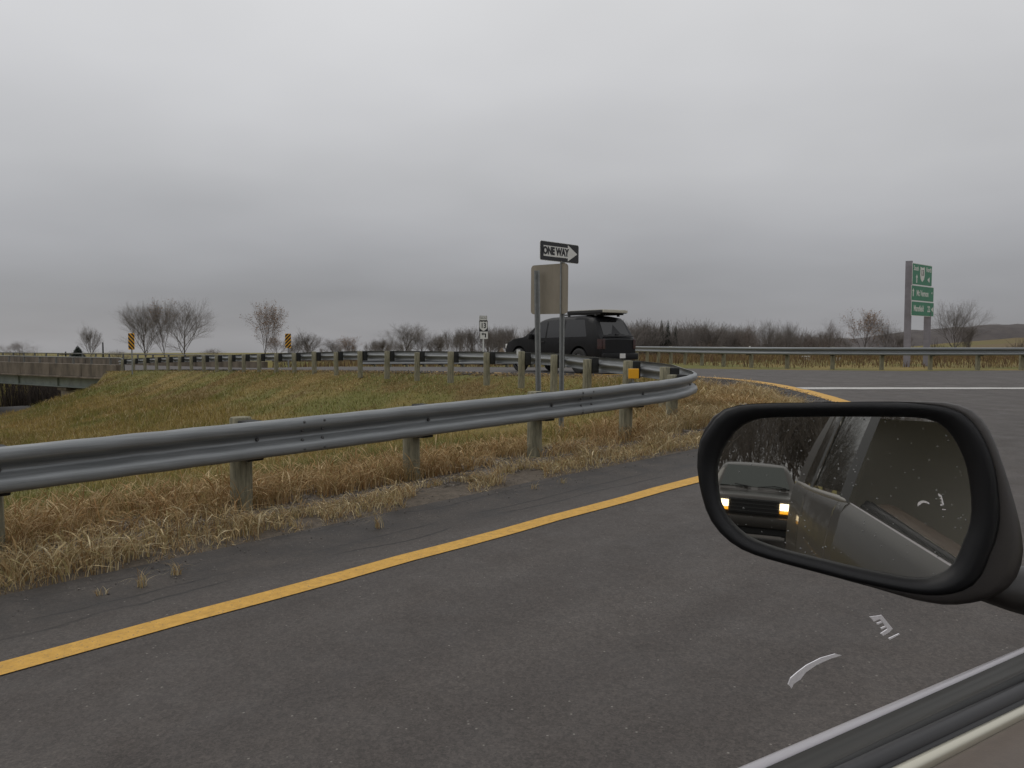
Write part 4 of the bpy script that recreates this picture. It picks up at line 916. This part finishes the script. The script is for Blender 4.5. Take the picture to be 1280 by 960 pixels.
# ------------------------------------------------------------------ trees
M['bark'] = mat('grey_bark', (.10, .088, .08), .95, var=.3, scale=6)
M['twig'] = mat('brown_twigs', (.165, .145, .13), .95, var=.2, scale=2)
M['twigred'] = mat('reddish_twigs', (.16, .128, .11), .95, var=.2, scale=2)
M['leafbrown'] = mat('withered_leaves', (.19, .105, .055), .9, c2=(.27, .16, .08), scale=3)
M['needle'] = mat('pine_needles', (.014, .022, .014), .95, var=.4, scale=3)
class Tree:
    def __init__(s, seed, height, rmin=.006, spread=.5, levels=4, kids=(9, 8, 6, 5), trunk_r=.015, droop=0.0, leaves=0.0, fork=.28, sides=3):
        s.r = random.Random(seed); s.trunk = MB(); s.crown = MB(); s.leaf = MB(); s.kids = kids; s.levels = levels; s.spread = spread; s.leaves = leaves; s.H = height; s.rmin = rmin; s.sides = sides; s.droop = droop
        s.grow(Vector((0, 0, -.2)), Vector((s.r.uniform(-.06, .06), s.r.uniform(-.06, .06), 1)).normalized(), height * s.r.uniform(.62, .75), height * trunk_r, 0, fork)
    def grow(s, p, d, L, rad, lev, fork=.3):
        r = s.r; n = 4 if lev < 2 else (3 if lev < s.levels else 2); pts = [p.copy()]; q = p.copy(); dd = d.copy()
        for i in range(n):
            dd = (dd + Vector((r.gauss(0, .10), r.gauss(0, .10), r.gauss(.04 if lev else 0, .06) - s.droop * lev * .05)) * (1 if lev else .5)).normalized(); q = q + dd * (L / n); pts.append(q.copy())
        end = .45 if lev < s.levels else .3
        rd = [max(rad * (1 - (1 - end) * i / n), s.rmin) for i in range(n + 1)]
        (s.trunk if lev < 2 else s.crown).tube(pts, rd, 6 if lev == 0 else (4 if lev == 1 else s.sides), caps=False)
        if lev >= s.levels:
            if s.leaves > 0 and r.random() < s.leaves:
                for _ in range(2):
                    c = pts[-1] + Vector((r.gauss(0, .2), r.gauss(0, .2), r.gauss(0, .15))) * s.H / 10; a = Vector((r.gauss(0, 1), r.gauss(0, 1), r.gauss(0, 1))).normalized() * .13 * s.H / 10; b = a.cross(Vector((r.gauss(0, 1), r.gauss(0, 1), r.gauss(0, 1)))).normalized() * .10 * s.H / 10
                    s.leaf.add([c - a, c + b, c + a, c - b], [(0, 1, 2, 3)])
            return
        k = s.kids[min(lev, len(s.kids) - 1)]
        for j in range(k):
            t = fork + (1 - fork) * (j + r.random() * .8) / k if lev == 0 else .25 + .75 * (j + r.random()) / k
            t = min(t, .999); f = t * n; i = int(f); c = pts[i].lerp(pts[i + 1], f - i)
            ax = (pts[i + 1] - pts[i]).normalized(); az = r.uniform(0, 6.283) if lev else j * 2.4 + r.uniform(-.4, .4)
            a = ax.orthogonal().normalized(); b = ax.cross(a); out_ = a * math.cos(az) + b * math.sin(az)
            ang = s.spread * r.uniform(.75, 1.3) * (1.5 - .95 * t if lev == 0 else 1); nd = (ax * math.cos(ang) + out_ * math.sin(ang)); nd.z += .12; nd.normalize()
            s.grow(c, nd, L * (r.uniform(.6, .8) * (.70 + 1.3 * t - 1.5 * t * t) / .82 if lev == 0 else r.uniform(.45, .72)), rd[i] * r.uniform(.5, .68), lev + 1)
        s.grow(pts[-1], dd, L * .5, rd[-1] * .9, lev + 1)
    def root(s, name='bare_tree', twig='twig', lab='x'):
        o = thing(name, lab, 'tree'); s.trunk.build('trunk', M['bark'], o, smooth=True); c = s.crown.build('crown', M[twig], o, smooth=True)
        if s.leaf.v: s.leaf.build('leaves', M['leafbrown'], c)
        s.top = max(v[2] for v in s.crown.v); s.halfw = np.percentile(np.abs(np.array([v[0] for v in s.crown.v])), 97)
        return o
PROTO = []
for sd, kw in ((11, dict(spread=.55, fork=.18)), (12, dict(spread=.66, fork=.15)), (23, dict(spread=.46, fork=.2, leaves=.10)), (34, dict(spread=.66, fork=.2, leaves=.30, kids=(9, 7, 6, 4))), (45, dict(spread=.46, fork=.2)), (56, dict(spread=.8, fork=.12, kids=(10, 7, 6, 4)))):
    T_ = Tree(sd, 10.0, **kw); PROTO.append((T_, T_.root('bare_tree', 'twigred' if sd in (34, 56) else 'twig', 'x')))
used = [False] * len(PROTO)
def far_ground(x, y): return float(terr([(x, y)])[0])
def plant(var, px, ytop, Yd, width=None, label='', group=None, rot=0.0, zb=None, name=None):
    T_, pr = PROTO[var]; o = pr if not used[var] else copy_tree(pr); used[var] = True
    p = at(px, ytop, Yd); z0 = far_ground(p.x, Yd) if zb is None else zb; h = p.z - z0; s_ = h / T_.top
    sx = s_ if width is None else (width / FPX * Yd / 2) / T_.halfw
    o.location = (p.x, Yd, z0); o.scale = (sx, sx, s_); o.rotation_euler = (0, 0, rot); o['label'] = label
    if group: o['group'] = group
    elif 'group' in o: del o['group']
    return o
plant(0, 181, 371, 150, 56, 'slender bare tree leaning out behind the striped marker at the bridge end', rot=.6)
plant(2, 205, 370, 155, 46, 'narrow bare tree in the middle of the clump of three tall trees', rot=2.2)
plant(1, 229, 368, 150, 62, 'broadest bare tree of the clump of three tall trees', rot=4.0)
plant(3, 329, 374, 150, 46, 'tall tree with a few brown leaves standing alone in front of the second striped marker', rot=1.0)
plant(3, 347, 418, 160, 30, 'low brown bush tree right beside the second striped marker', rot=3.0)
plant(4, 385, 408, 170, 34, 'small bare twin topped tree just beyond the second striped marker', rot=.3)
plant(0, 372, 420, 190, 24, 'thin bare tree half hidden by the second striped marker', rot=5)
plant(1, 416, 421, 180, 30, 'small rounded bare tree between the second striped marker and the brownish tree', rot=2)
plant(3, 438, 419, 175, 30, 'small brownish leafed tree above the crossing road guardrail', rot=4.4)
plant(4, 478, 417, 190, 28, 'small pale bare tree at the open edge of the wood', rot=1.8)
plant(0, 505, 399, 180, 52, 'tallest bare tree at the edge of the wood near the route marker', rot=3.3)
plant(1, 527, 411, 185, 34, 'bare tree just behind the tallest one at the edge of the wood', rot=.9)
plant(4, 545, 416, 190, 28, 'narrow bare tree next to the wood before the route marker', rot=2.9)
plant(5, 24, 424, 170, 54, 'low round reddish tree above the bridge railing', rot=1.2)
plant(4, 113, 400, 160, 24, 'thin spindly bare tree between the dark spruce and the bridge end', rot=.4)
plant(5, 148, 436, 180, 26, 'tiny round reddish bush behind the bridge railing end', rot=2.6)
plant(5, 266, 434, 190, 36, 'low grey bush between the clump of three and the lone tall tree', rot=.2)
plant(5, 938, 397, 170, 34, 'round dense bare tree rising from the wood beyond the far guardrail', rot=.5)
plant(1, 962, 396, 175, 36, 'open crowned bare tree in the wood beyond the far guardrail', rot=1.9)
plant(0, 986, 396, 180, 28, 'upright bare tree at the end of the wood beyond the far guardrail', rot=4.2)
plant(5, 1038, 396, 165, 36, 'round dark bare tree standing apart left of the brown leafed one', rot=3.1)
plant(3, 1080, 384, 160, 44, 'broad tree with a brown leafed top near the green sign', rot=5.5)
plant(1, 1108, 398, 165, 40, 'low bare tree between the brown leafed tree and the green sign', rot=2.4)
plant(4, 1128, 408, 170, 26, 'small bare tree partly behind the green sign posts', rot=.1)
plant(1, 1194, 370, 150, 54, 'large spreading bare tree on the far side of the green sign', rot=3.7)
plant(4, 1213, 394, 155, 26, 'thin bare tree leaning beside the large spreading one past the green sign', rot=1.3)
plant(5, 1010, 414, 185, 34, 'low dense bush tree in the gap before the round dark tree', rot=2.2)

# spruce and pines
def conifer(seed, h, w_):
    r = random.Random(seed); mb = MB(); tr_ = MB(); tr_.tube([(0, 0, -.2), (0, 0, h * .95)], [h * .02, h * .004], 6)
    n = int(44)
    for i in range(n):
        z0 = h * (.08 + .90 * i / n); rr = w_ * (1 - i / n) ** .85 + .05 * w_
        for k_ in range(12):
            a = r.uniform(0, 6.283); L = rr * r.uniform(.7, 1.12); d = Vector((math.cos(a), math.sin(a), -.18)); sd = Vector((-math.sin(a), math.cos(a), 0)) * L * .28
            p = Vector((0, 0, z0)); mb.add([p, p + d * L * .5 + sd, p + d * L, p + d * L * .5 - sd, p + d * L * .55 + Vector((0, 0, L * .22))], [(0, 1, 4), (1, 2, 4), (2, 3, 4), (3, 0, 4)])
    o = thing('spruce_tree', 'x', 'tree'); tr_.build('trunk', M['bark'], o); mb.build('crown', M['needle'], o); return o
cf = conifer(3, 10, 3.2); first_c = [True]
def plant_c(px, ytop, Yd, wpx, label, group=None):
    o = cf if first_c[0] else copy_tree(cf); first_c[0] = False; p = at(px, ytop, Yd); z0 = far_ground(p.x, Yd); s_ = (p.z - z0) / 10; sx = wpx / FPX * Yd / 2 / 3.2
    o.location = (p.x, Yd, z0); o.scale = (sx, sx, s_); o.rotation_euler[2] = px; o['label'] = label
    if group: o['group'] = group
plant_c(97, 431, 150, 25, 'small dark spruce above the bridge railing')
for px, yt, wp in ((806, 402, 20), (818, 403, 22), (827, 397, 20), (835, 398, 20), (845, 405, 18), (799, 406, 18)):
    plant_c(px, yt, 200, wp, {799: 'dark pine nearest the back of the black SUV', 806: 'second dark pine from the back of the black SUV', 818: 'third dark pine from the back of the black SUV', 827: 'tallest dark pine in the row past the black SUV', 835: 'slightly lower dark pine just beyond the tallest pine', 845: 'dark pine at the end of the row farthest from the SUV'}[px], 'pines behind the black SUV')

# woods that read as one mass
def wood(name, label, spots, seed, twig='twig', kids=(7, 6, 5), levels=3, rmin=.018):
    protos = [Tree(seed + q, 10.0, spread=sp_, levels=levels, kids=kids, fork=.25, trunk_r=.014, rmin=rmin) for q, sp_ in enumerate((.36, .46, .55))]
    arr = []
    for T_ in protos:
        T_.crown.add(T_.trunk.v, T_.trunk.f); V_ = np.array([tuple(v) for v in T_.crown.v]); F_ = np.array(T_.crown.f); arr.append((V_, F_, V_[:, 2].max()))
    VV, FF, n0 = [], [], 0; rg = np.random.RandomState(seed)
    for (x, y, z0, h) in spots:
        V_, F_, top_ = arr[rg.randint(3)]; a = rg.uniform(0, 6.28); s_ = h / top_; sx = s_ * rg.uniform(.8, 1.25); c_, q_ = math.cos(a), math.sin(a)
        VV.append(np.c_[(V_[:, 0] * c_ - V_[:, 1] * q_) * sx + x, (V_[:, 0] * q_ + V_[:, 1] * c_) * sx + y, V_[:, 2] * s_ + z0]); FF.append(F_ + n0); n0 += len(V_)
    o = np_mesh(name, np.concatenate(VV), np.concatenate(FF), M[twig], smooth=True); tag(o, label, 'wood', kind='stuff'); return o
rg = np.random.RandomState(8); spots = []
def wood_spots(x0, x1, tops, Y0, Y1, n):
    o_ = []
    for _ in range(n):
        px = rg.uniform(x0, x1); Yd = rg.uniform(Y0, Y1); yt = np.interp(px, [t_[0] for t_ in tops], [t_[1] for t_ in tops]) + rg.uniform(-7, 6); p = at(px, yt, Yd); z0 = far_ground(p.x, Yd); o_.append((p.x, Yd, z0, p.z - z0))
    return o_
spots = wood_spots(540, 700, [(540, 420), (570, 414), (590, 411), (640, 411), (700, 409)], 190, 235, 60) + wood_spots(700, 935, [(700, 406), (800, 404), (860, 403), (890, 403), (905, 409), (935, 410)], 180, 230, 96) + wood_spots(930, 1060, [(930, 412), (1000, 413), (1060, 420)], 195, 235, 40) + wood_spots(360, 545, [(360, 432), (545, 426)], 215, 250, 30)
wood('wood', 'brown leafless wood along the far side of the fields', spots, 70)
# woods behind the ramp, which the mirror shows
sp2 = []
for _ in range(64):
    f_ = rg.uniform(-62, -38); r__ = rg.uniform(-15, 9); q_ = RT * r__ + FW * f_
    z0 = float(terr([(q_.x, q_.y)])[0]); sp2.append((q_.x, q_.y, z0, rg.uniform(6.5, 10)))
wood('wood', 'dark leafless wood behind the pickup truck, seen in the mirror', sp2, 90, kids=(7, 6, 5), levels=3, rmin=.014)

# ------------------------------------------------------------------ brush, grass and gravel
def ribbon_field(name, P, base_z, H, W_, C, bend, segs, m, kindlab=None, seed=0, head=0.0):
    """blades: P (n,2) roots; each a bent tapering ribbon of `segs` quads; one mesh"""
    r = np.random.RandomState(seed); n = len(P); a = r.uniform(0, 2 * np.pi, n); la = r.uniform(0, 2 * np.pi, n)
    sx, sy = np.cos(a), np.sin(a); lx, ly = np.cos(la), np.sin(la); V = np.empty((n, segs + 1, 2, 3), np.float32)
    hd = r.rand(n) < head
    for k_ in range(segs + 1):
        t_ = k_ / segs; wd = W_ * (1 - .85 * t_)
        wd = np.where(hd & (t_ > .6), W_ * (1.7 if k_ < segs else .5), wd) if head > 0 else wd
        bx = lx * bend * H * t_ ** 2.2; by = ly * bend * H * t_ ** 2.2; z = base_z + H * (t_ - .45 * bend * t_ ** 3)
        for s_ in (0, 1):
            sg = (s_ - .5) * wd; V[:, k_, s_, 0] = P[:, 0] + bx + sx * sg; V[:, k_, s_, 1] = P[:, 1] + by + sy * sg; V[:, k_, s_, 2] = z
    idx = np.arange(n * (segs + 1) * 2).reshape(n, segs + 1, 2)
    F = np.stack([idx[:, :-1, 0], idx[:, :-1, 1], idx[:, 1:, 1], idx[:, 1:, 0]], -1).reshape(-1, 4)
    CC = np.repeat(C[:, None, :], (segs + 1) * 2, 1).reshape(n, segs + 1, 2, 3)
    o = np_mesh(name, V.reshape(-1, 3), F, m, colors=CC.reshape(-1, 3)); return o
M['grass'] = attr_mat('dry_grass', .85, .25)
r = np.random.RandomState(4)
def scatter_path(n, s0, s1, d0, d1, pw=1.0):
    """points beside the pavement edge: index range s0..s1 of the edge, d0..d1 metres to its left"""
    i = r.uniform(s0, s1, n); j = i.astype(int); f = (i - j)[:, None]; P = EP[j] * (1 - f) + EP[j + 1] * f; T_ = tangents(EP); Ln = np.stack([-T_[j, 1], T_[j, 0]], 1); d = d0 + (d1 - d0) * r.rand(n) ** pw
    return P + Ln * d[:, None], d
straw = np.array([(.47, .35, .18), (.58, .46, .26), (.38, .255, .115), (.31, .20, .095), (.68, .57, .36), (.36, .30, .14)])
greens = np.array([(.13, .14, .04), (.17, .17, .05), (.22, .19, .07), (.10, .12, .035)])
def clumped(P, scale, thr, seed):
    n_ = bumps(P[:, 0] * scale + seed, P[:, 1] * scale - seed); return n_ > thr
i0, i1 = l_index(LP[0] * 0 + l0 - DR * 6), iC + 2
# front verge: low tufts beside the asphalt
P, d = scatter_path(32000, i0, i1, -.08, .50, .8); kp = clumped(P, 2.7, -.40, 1); P = P[kp]
H = r.uniform(.05, .20, len(P)) * (.55 + .9 * (bumps(P[:, 0] * 2.6 + 4, P[:, 1] * 2.6) > .05) + .3 * r.rand(len(P))); C = straw[r.randint(0, 6, len(P))] * r.uniform(.7, 1.15, (len(P), 1))
z = terr(P); vg = ribbon_field('verge_grass', P, z, H, r.uniform(.004, .009, len(P)), C, r.uniform(.4, 1.3, len(P)), 4, M['grass'], seed=1, head=.25); tag(vg, 'short straw coloured grass along the asphalt edge', 'grass', kind='stuff')
# behind the rail: taller foxtail
P, d = scatter_path(44000, i0, i1, .80, 2.1, 1.2); kp = clumped(P, 1.9, -.30, 4); P = P[kp]
H = r.uniform(.12, .40, len(P)) * (1 - .25 * (bumps(P[:, 0] * 2, P[:, 1] * 2) < 0)); C = straw[r.randint(0, 6, len(P))] * r.uniform(.65, 1.1, (len(P), 1)); rb = (bumps(P[:, 0] * .9 + 3, P[:, 1] * .9) > .15)[:, None]; C = np.where(rb, C * np.array((.95, .86, .78)), C)
z = terr(P); fx = ribbon_field('foxtail_grass', P, z, H, r.uniform(.004, .010, len(P)), C, r.uniform(.3, 1.2, len(P)), 4, M['grass'], seed=2, head=.4); tag(fx, 'tall withered foxtail grass behind the guardrail posts', 'grass', kind='stuff')
# infield: olive meadow grass thinning out with distance
n = 260000; P = np.stack([r.uniform(-30, 5, n), r.uniform(3, 56, n)], 1); vis = np.abs(P[:, 0]) < .70 * P[:, 1] + 1; P = P[vis]
z, i_, d, u = terr(P, True); kp = ((d > 1.6) | ((u > -10) & (d > .35))) & (z > -5.2); P, z, d, u = P[kp], z[kp], d[kp], u[kp]
C = turf(P[:, 0], P[:, 1], d, u) * r.uniform(.65, 1.45, (len(P), 1)); pal = r.rand(len(P)) < .18; C[pal] = straw[r.randint(0, 6, pal.sum())] * .75
H = r.uniform(.10, .30, len(P)) * np.where((i_[kp] > iD), np.interp(d, [1.5, 3.2, 6], [.25, .45, 1]), 1) * (1 + .7 * (bumps(P[:, 0] * .6, P[:, 1] * .6) > .25)) * np.interp(P[:, 1], [5, 40], [.65, .85])
md = ribbon_field('meadow_grass', P, z, H, np.interp(P[:, 1], [5, 50], [.009, .035]) * r.uniform(.7, 1.3, len(P)), C, r.uniform(.2, 1.0, len(P)), 2, M['grass'], seed=3); tag(md, 'olive and brown meadow grass in the dip and on the embankment', 'grass', kind='stuff')
# green blades growing just behind the rail
P, d = scatter_path(9000, i0, iA + 4, 1.9, 4.5); kp = clumped(P, .8, .05, 2); P = P[kp]; C = greens[r.randint(0, 4, len(P))] * r.uniform(.8, 1.3, (len(P), 1))
gb = ribbon_field('green_grass', P, terr(P), r.uniform(.15, .35, len(P)), r.uniform(.006, .011, len(P)), C, r.uniform(.2, .8, len(P)), 3, M['grass'], seed=5); tag(gb, 'fresh green grass patches behind the guardrail', 'grass', kind='stuff')
# grass round the corner and along the crossing road
P, d = scatter_path(42000, iB - 2, iE + 24, .30, 3.4, .9); kp = clumped(P, 1.6, -.55, 6) & (d > .3 + .5 * (nearest(P)[0] > iC)); P = P[kp]; C = straw[r.randint(0, 6, len(P))] * r.uniform(.6, 1.05, (len(P), 1)) * np.array((.95, .90, .80))
cg = ribbon_field('corner_grass', P, terr(P), r.uniform(.10, .32, len(P)) * np.interp(nearest(P)[0], [iB, iC, iD], [1, .75, .36]), r.uniform(.008, .018, len(P)), C, r.uniform(.3, 1.0, len(P)), 3, M['grass'], seed=6, head=.2); tag(cg, 'rust brown dry grass inside the bend of the guardrail', 'grass', kind='stuff')
# far verge beyond the crossing road and the field weeds behind it
n = 60000; P = np.stack([r.uniform(-30, 60, n), r.uniform(30, 120, n)], 1); z, i_, d, u = terr(P, True); wdt = Wd[i_]; kp = (d < -(wdt + .2)) & (u < -2); 
kp &= ~((P[:, 0] > 5) & (P[:, 1] < np.interp(P[:, 0], [5, 6.9, 8.3, 9.4, 11.2, 14, 30, 40], [62, 50, 41.5, 37.2, 34, 32.3, 36.5, 42])))
P, z = P[kp], z[kp]; C = np.where(r.rand(len(P), 1) < .55, np.array((.135, .085, .05)), np.array((.21, .155, .07))) * r.uniform(.6, 1.3, (len(P), 1))
fv = ribbon_field('field_weeds', P, z, r.uniform(.15, .55, len(P)) * np.interp(P[:, 1], [32, 60], [.6, 1.8]), np.interp(P[:, 1], [30, 120], [.03, .10]), C, r.uniform(.1, .6, len(P)), 2, M['grass'], seed=7); tag(fv, 'brown weeds in the field beyond the far guardrail', 'weeds', kind='stuff')
# thicket at the foot of the woods
n = 60000; px = r.uniform(340, 1285, n); Yd = r.uniform(110, 240, n); X_ = (px - 640) / FPX * Yd; P = np.stack([X_, Yd], 1); z = terr(P); C = np.where(r.rand(n, 1) < .5, np.array((.085, .07, .06)), np.array((.125, .098, .078))) * r.uniform(.6, 1.3, (n, 1))
hh = r.uniform(.6, 2.5, n) * np.interp(px, [340, 420, 560, 1280], [.45, .6, 1.1, 1.0]) * (1 + .35 * np.sin(px * .045) + .25 * np.sin(px * .13)); br_ = ribbon_field('thicket', P, z, hh, r.uniform(.05, .16, n), C, r.uniform(.05, .5, n), 2, M['grass'], seed=8); tag(br_, 'low brown thicket at the foot of the far wood', 'thicket', kind='stuff')
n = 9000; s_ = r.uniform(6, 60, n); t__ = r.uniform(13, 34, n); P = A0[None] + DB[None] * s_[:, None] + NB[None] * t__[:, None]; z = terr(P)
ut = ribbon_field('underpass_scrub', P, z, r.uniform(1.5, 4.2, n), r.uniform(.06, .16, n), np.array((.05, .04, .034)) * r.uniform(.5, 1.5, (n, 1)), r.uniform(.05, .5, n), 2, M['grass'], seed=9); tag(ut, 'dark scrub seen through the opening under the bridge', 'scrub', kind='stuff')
# gravel on the rail line and crumbs on the shoulder
def stones(name, P, z, S, C, label):
    base = np.array([(1, 0, 0), (-1, 0, 0), (0, 1, 0), (0, -1, 0), (0, 0, 1), (0, 0, -1)], float); fc = np.array([(0, 2, 4), (2, 1, 4), (1, 3, 4), (3, 0, 4), (2, 0, 5), (1, 2, 5), (3, 1, 5), (0, 3, 5)])
    n = len(P); a = r.uniform(0, 6.28, n); sc_ = S[:, None, None] * r.uniform(.6, 1.2, (n, 1, 3)) * np.array((1, 1, .6)); V = base[None] * sc_ + r.normal(0, .18, (n, 6, 3)) * S[:, None, None]
    c_, s_ = np.cos(a)[:, None], np.sin(a)[:, None]; X_ = V[:, :, 0] * c_ - V[:, :, 1] * s_ + P[:, :1]; Y_ = V[:, :, 0] * s_ + V[:, :, 1] * c_ + P[:, 1:2]; Z_ = V[:, :, 2] + z[:, None] + S[:, None] * .25
    F = (fc[None] + (np.arange(n) * 6)[:, None, None]).reshape(-1, 3); o = np_mesh(name, np.stack([X_, Y_, Z_], -1).reshape(-1, 3), F, M['stone'], colors=np.repeat(C, 6, 0)); tag(o, label, 'gravel', kind='stuff'); return o
M['stone'] = attr_mat('gravel_stone', .9)
P, d = scatter_path(16000, i0, i1, .3, 1.35); stones('gravel', P, terr(P), r.uniform(.006, .022, len(P)), np.array((.17, .15, .13)) * r.uniform(.5, 1.5, (len(P), 1)), 'grey gravel strip under the guardrail')
P, d = scatter_path(2600, i0, i1, -.75, .1, .45); zz = Zt[nearest(P)[0]]; stones('loose_chips', P, zz, r.uniform(.002, .009, len(P)), np.array((.15, .135, .12)) * r.uniform(.4, 1.7, (len(P), 1)), 'loose stone chips along the shoulder edge')
P, d = scatter_path(9000, iB + 2, iD + 4, -.9, .5); zz = np.maximum(Zt[nearest(P)[0]], terr(P)); stones('corner_gravel', P, zz, r.uniform(.006, .018, len(P)), np.array((.11, .10, .092)) * r.uniform(.5, 1.5, (len(P), 1)), 'dark gravel fan inside the bend of the yellow line')
P, d = scatter_path(9000, iD + 6, iF - 8, -.15, 1.6); stones('kerb_rubble', P, terr(P), r.uniform(.02, .07, len(P)), np.array((.06, .055, .05)) * r.uniform(.5, 1.6, (len(P), 1)), 'dark broken rubble along the crossing road edge')
# tufts that grow in the cracked shoulder, each its own plant
def tuft(px, py, h_, label, seed, n=26):
    d = ray(px, py); s_ = 1.5 / (-d.z + .022 * (d.x * DR[0] + d.y * DR[1])); p = np.array((d.x * s_, d.y * s_)); z0 = float(Zt[nearest(p[None])[0][0]]); rr = np.random.RandomState(seed)
    Pq = p[None] + rr.normal(0, .018, (n, 2)); o = ribbon_field('grass_tuft', Pq - p[None], np.zeros(n), rr.uniform(.5, 1.0, n) * h_, np.full(n, .005), straw[rr.randint(0, 6, n)] * .85, rr.uniform(.3, 1.2, n), 4, M['grass'], seed=seed)
    o.location = (p[0], p[1], z0); tag(o, label, 'grass tuft', 'tufts on the shoulder')
tuft(176, 733, .16, 'larger dry grass tuft growing out of the shoulder nearest the camera', 1)
tuft(222, 719, .14, 'dry grass tuft on the shoulder, second from the left', 2)
tuft(126, 744, .07, 'smallest dark grass tuft on the shoulder, far left', 3, 16)
tuft(473, 660, .17, 'thin straw tuft on the shoulder between two rail posts', 4)
tuft(668, 612, .10, 'short brown tuft by the asphalt crack past the third rail post', 5, 18)
tuft(702, 604, .12, 'thin upright tuft on the shoulder nearest the yellow line bend', 6, 14)

# ------------------------------------------------------------------ small far things
def pole(px, pyt, Yd, label, arm):
    p = at(px, pyt, Yd); z0 = far_ground(p.x, Yd); t_ = thing('utility_pole', label, 'pole', (p.x, Yd, z0)); h = p.z - z0
    mb = MB(); mb.tube([(0, 0, -.2), (0, 0, h)], [.16, .11], 8); mb.build('shaft', M['block'], t_)
    if arm:
        mb = MB(); mb.bbox((0, 0, h - .5), (2.2, .12, .14), .02); mb.build('crossarm', M['block'], t_)
pole(82, 439.5, 140, 'short utility pole with crossarm behind the bridge railing', True); pole(128.5, 428, 140, 'plain dark pole beside the spindly bare tree', False)
# small house gable left of the SUV's nose
hp = at(627, 446, 120); hz = far_ground(hp.x, 120); hg = thing('house', 'small pale gabled house roof just ahead of the SUV nose', 'house', (hp.x, 120, hz)); ht = at(627, 434.5, 120).z - hz
mb = MB(); mb.box((0, 2, (ht - 1.2) / 2), (1.5, 4, ht - 1.2)); mb.build('wall', M['cream'], hg)
mb = MB(); mb.prism([(-.95, -.2, ht - 1.35), (.95, -.2, ht - 1.35), (0, -.2, ht)], (0, 4.4, 0)); mb.build('roof', mat('tan_roof', (.24, .19, .145), .9, var=.2, scale=3), hg)
# roadside boards beyond the far guardrail
c = at(1007.5, 447.5, 52); gz_ = far_ground(c.x, 52); t_ = thing('notice_board', 'small white board standing in the field below the far guardrail', 'sign', (c.x, 52, gz_)); M4 = Matrix.Translation((0, 0, c.z - gz_))
p_ = sheet('board', t_, M4, .55, .30, M['swhite'], .02, .02); shape2('grey_bar', p_, M4, [(-.2, .0), (.2, .0), (.2, .05), (-.2, .05)], M['bolt'], .004, -.021)
for x in (-.2, .2):
    mb = MB(); mb.box((x, .03, (c.z - gz_) / 2), (.05, .04, c.z - gz_)); mb.build('leg', M['signpost'], t_)
for px, lb in ((1045, 'white marker stake, the one nearer the notice board'), (1049.5, 'white marker stake, the one farther from the notice board')):
    c = at(px, 449, 52); gz_ = far_ground(c.x, 52); t_ = thing('marker_stake', lb, 'stake', (c.x, 52, gz_), group='white stakes in the field'); mb = MB(); mb.bbox((0, 0, (c.z - gz_) / 2), (.07, .04, c.z - gz_ + .1), .008); mb.build('shaft', M['signpost'], t_); mb = MB(); mb.bbox((0, -.03, c.z - gz_), (.09, .015, .22), .004); mb.build('reflector', M['swhite'], t_)
c = at(937, 433.5, 60); gz_ = far_ground(c.x, 60); t_ = thing('marker_stake', 'white topped stake showing above the far guardrail', 'stake', (c.x, 60, gz_)); mb = MB(); mb.bbox((0, 0, (c.z - gz_) / 2), (.07, .05, c.z - gz_), .008); mb.build('shaft', M['signpost'], t_); mb = MB(); mb.bbox((0, -.035, c.z - gz_ - .05), (.13, .015, .22), .004); mb.build('reflector', M['swhite'], t_)
# wooded hill on the skyline, right
hm = mat('wooded_hillside', (.050, .042, .042), .95, c2=(.080, .068, .062), scale=.08, detail=8)
hx = np.linspace(60, 900, 120); rows = []
for yy in np.linspace(0, 1, 9):
    rw = []
    for x in hx:
        pxx = 640 + x / 620 * FPX
        tp = np.interp(pxx, [740, 1060, 1150, 1215, 1240, 1280, 1400, 1800], [437, 430, 418, 412, 407.5, 405, 402, 408]) + 1.2 * math.sin(x * .21) + .8 * math.sin(x * .57); topz = CAM_Z + (430 - tp) / FPX * 620
        rw.append((x, 620 + 160 * yy, -2 + (topz + 2) * math.sin(math.pi * min(1, .03 + yy * 1.0)) ** .8 + (.9 * math.sin(x * 1.7 + yy * 9) if 0 < yy < 1 else 0)))
    rows.append(rw)
mb = MB(); mb.grid(rows); o = mb.build('hill', hm, None, smooth=True); tag(o, kind='structure')
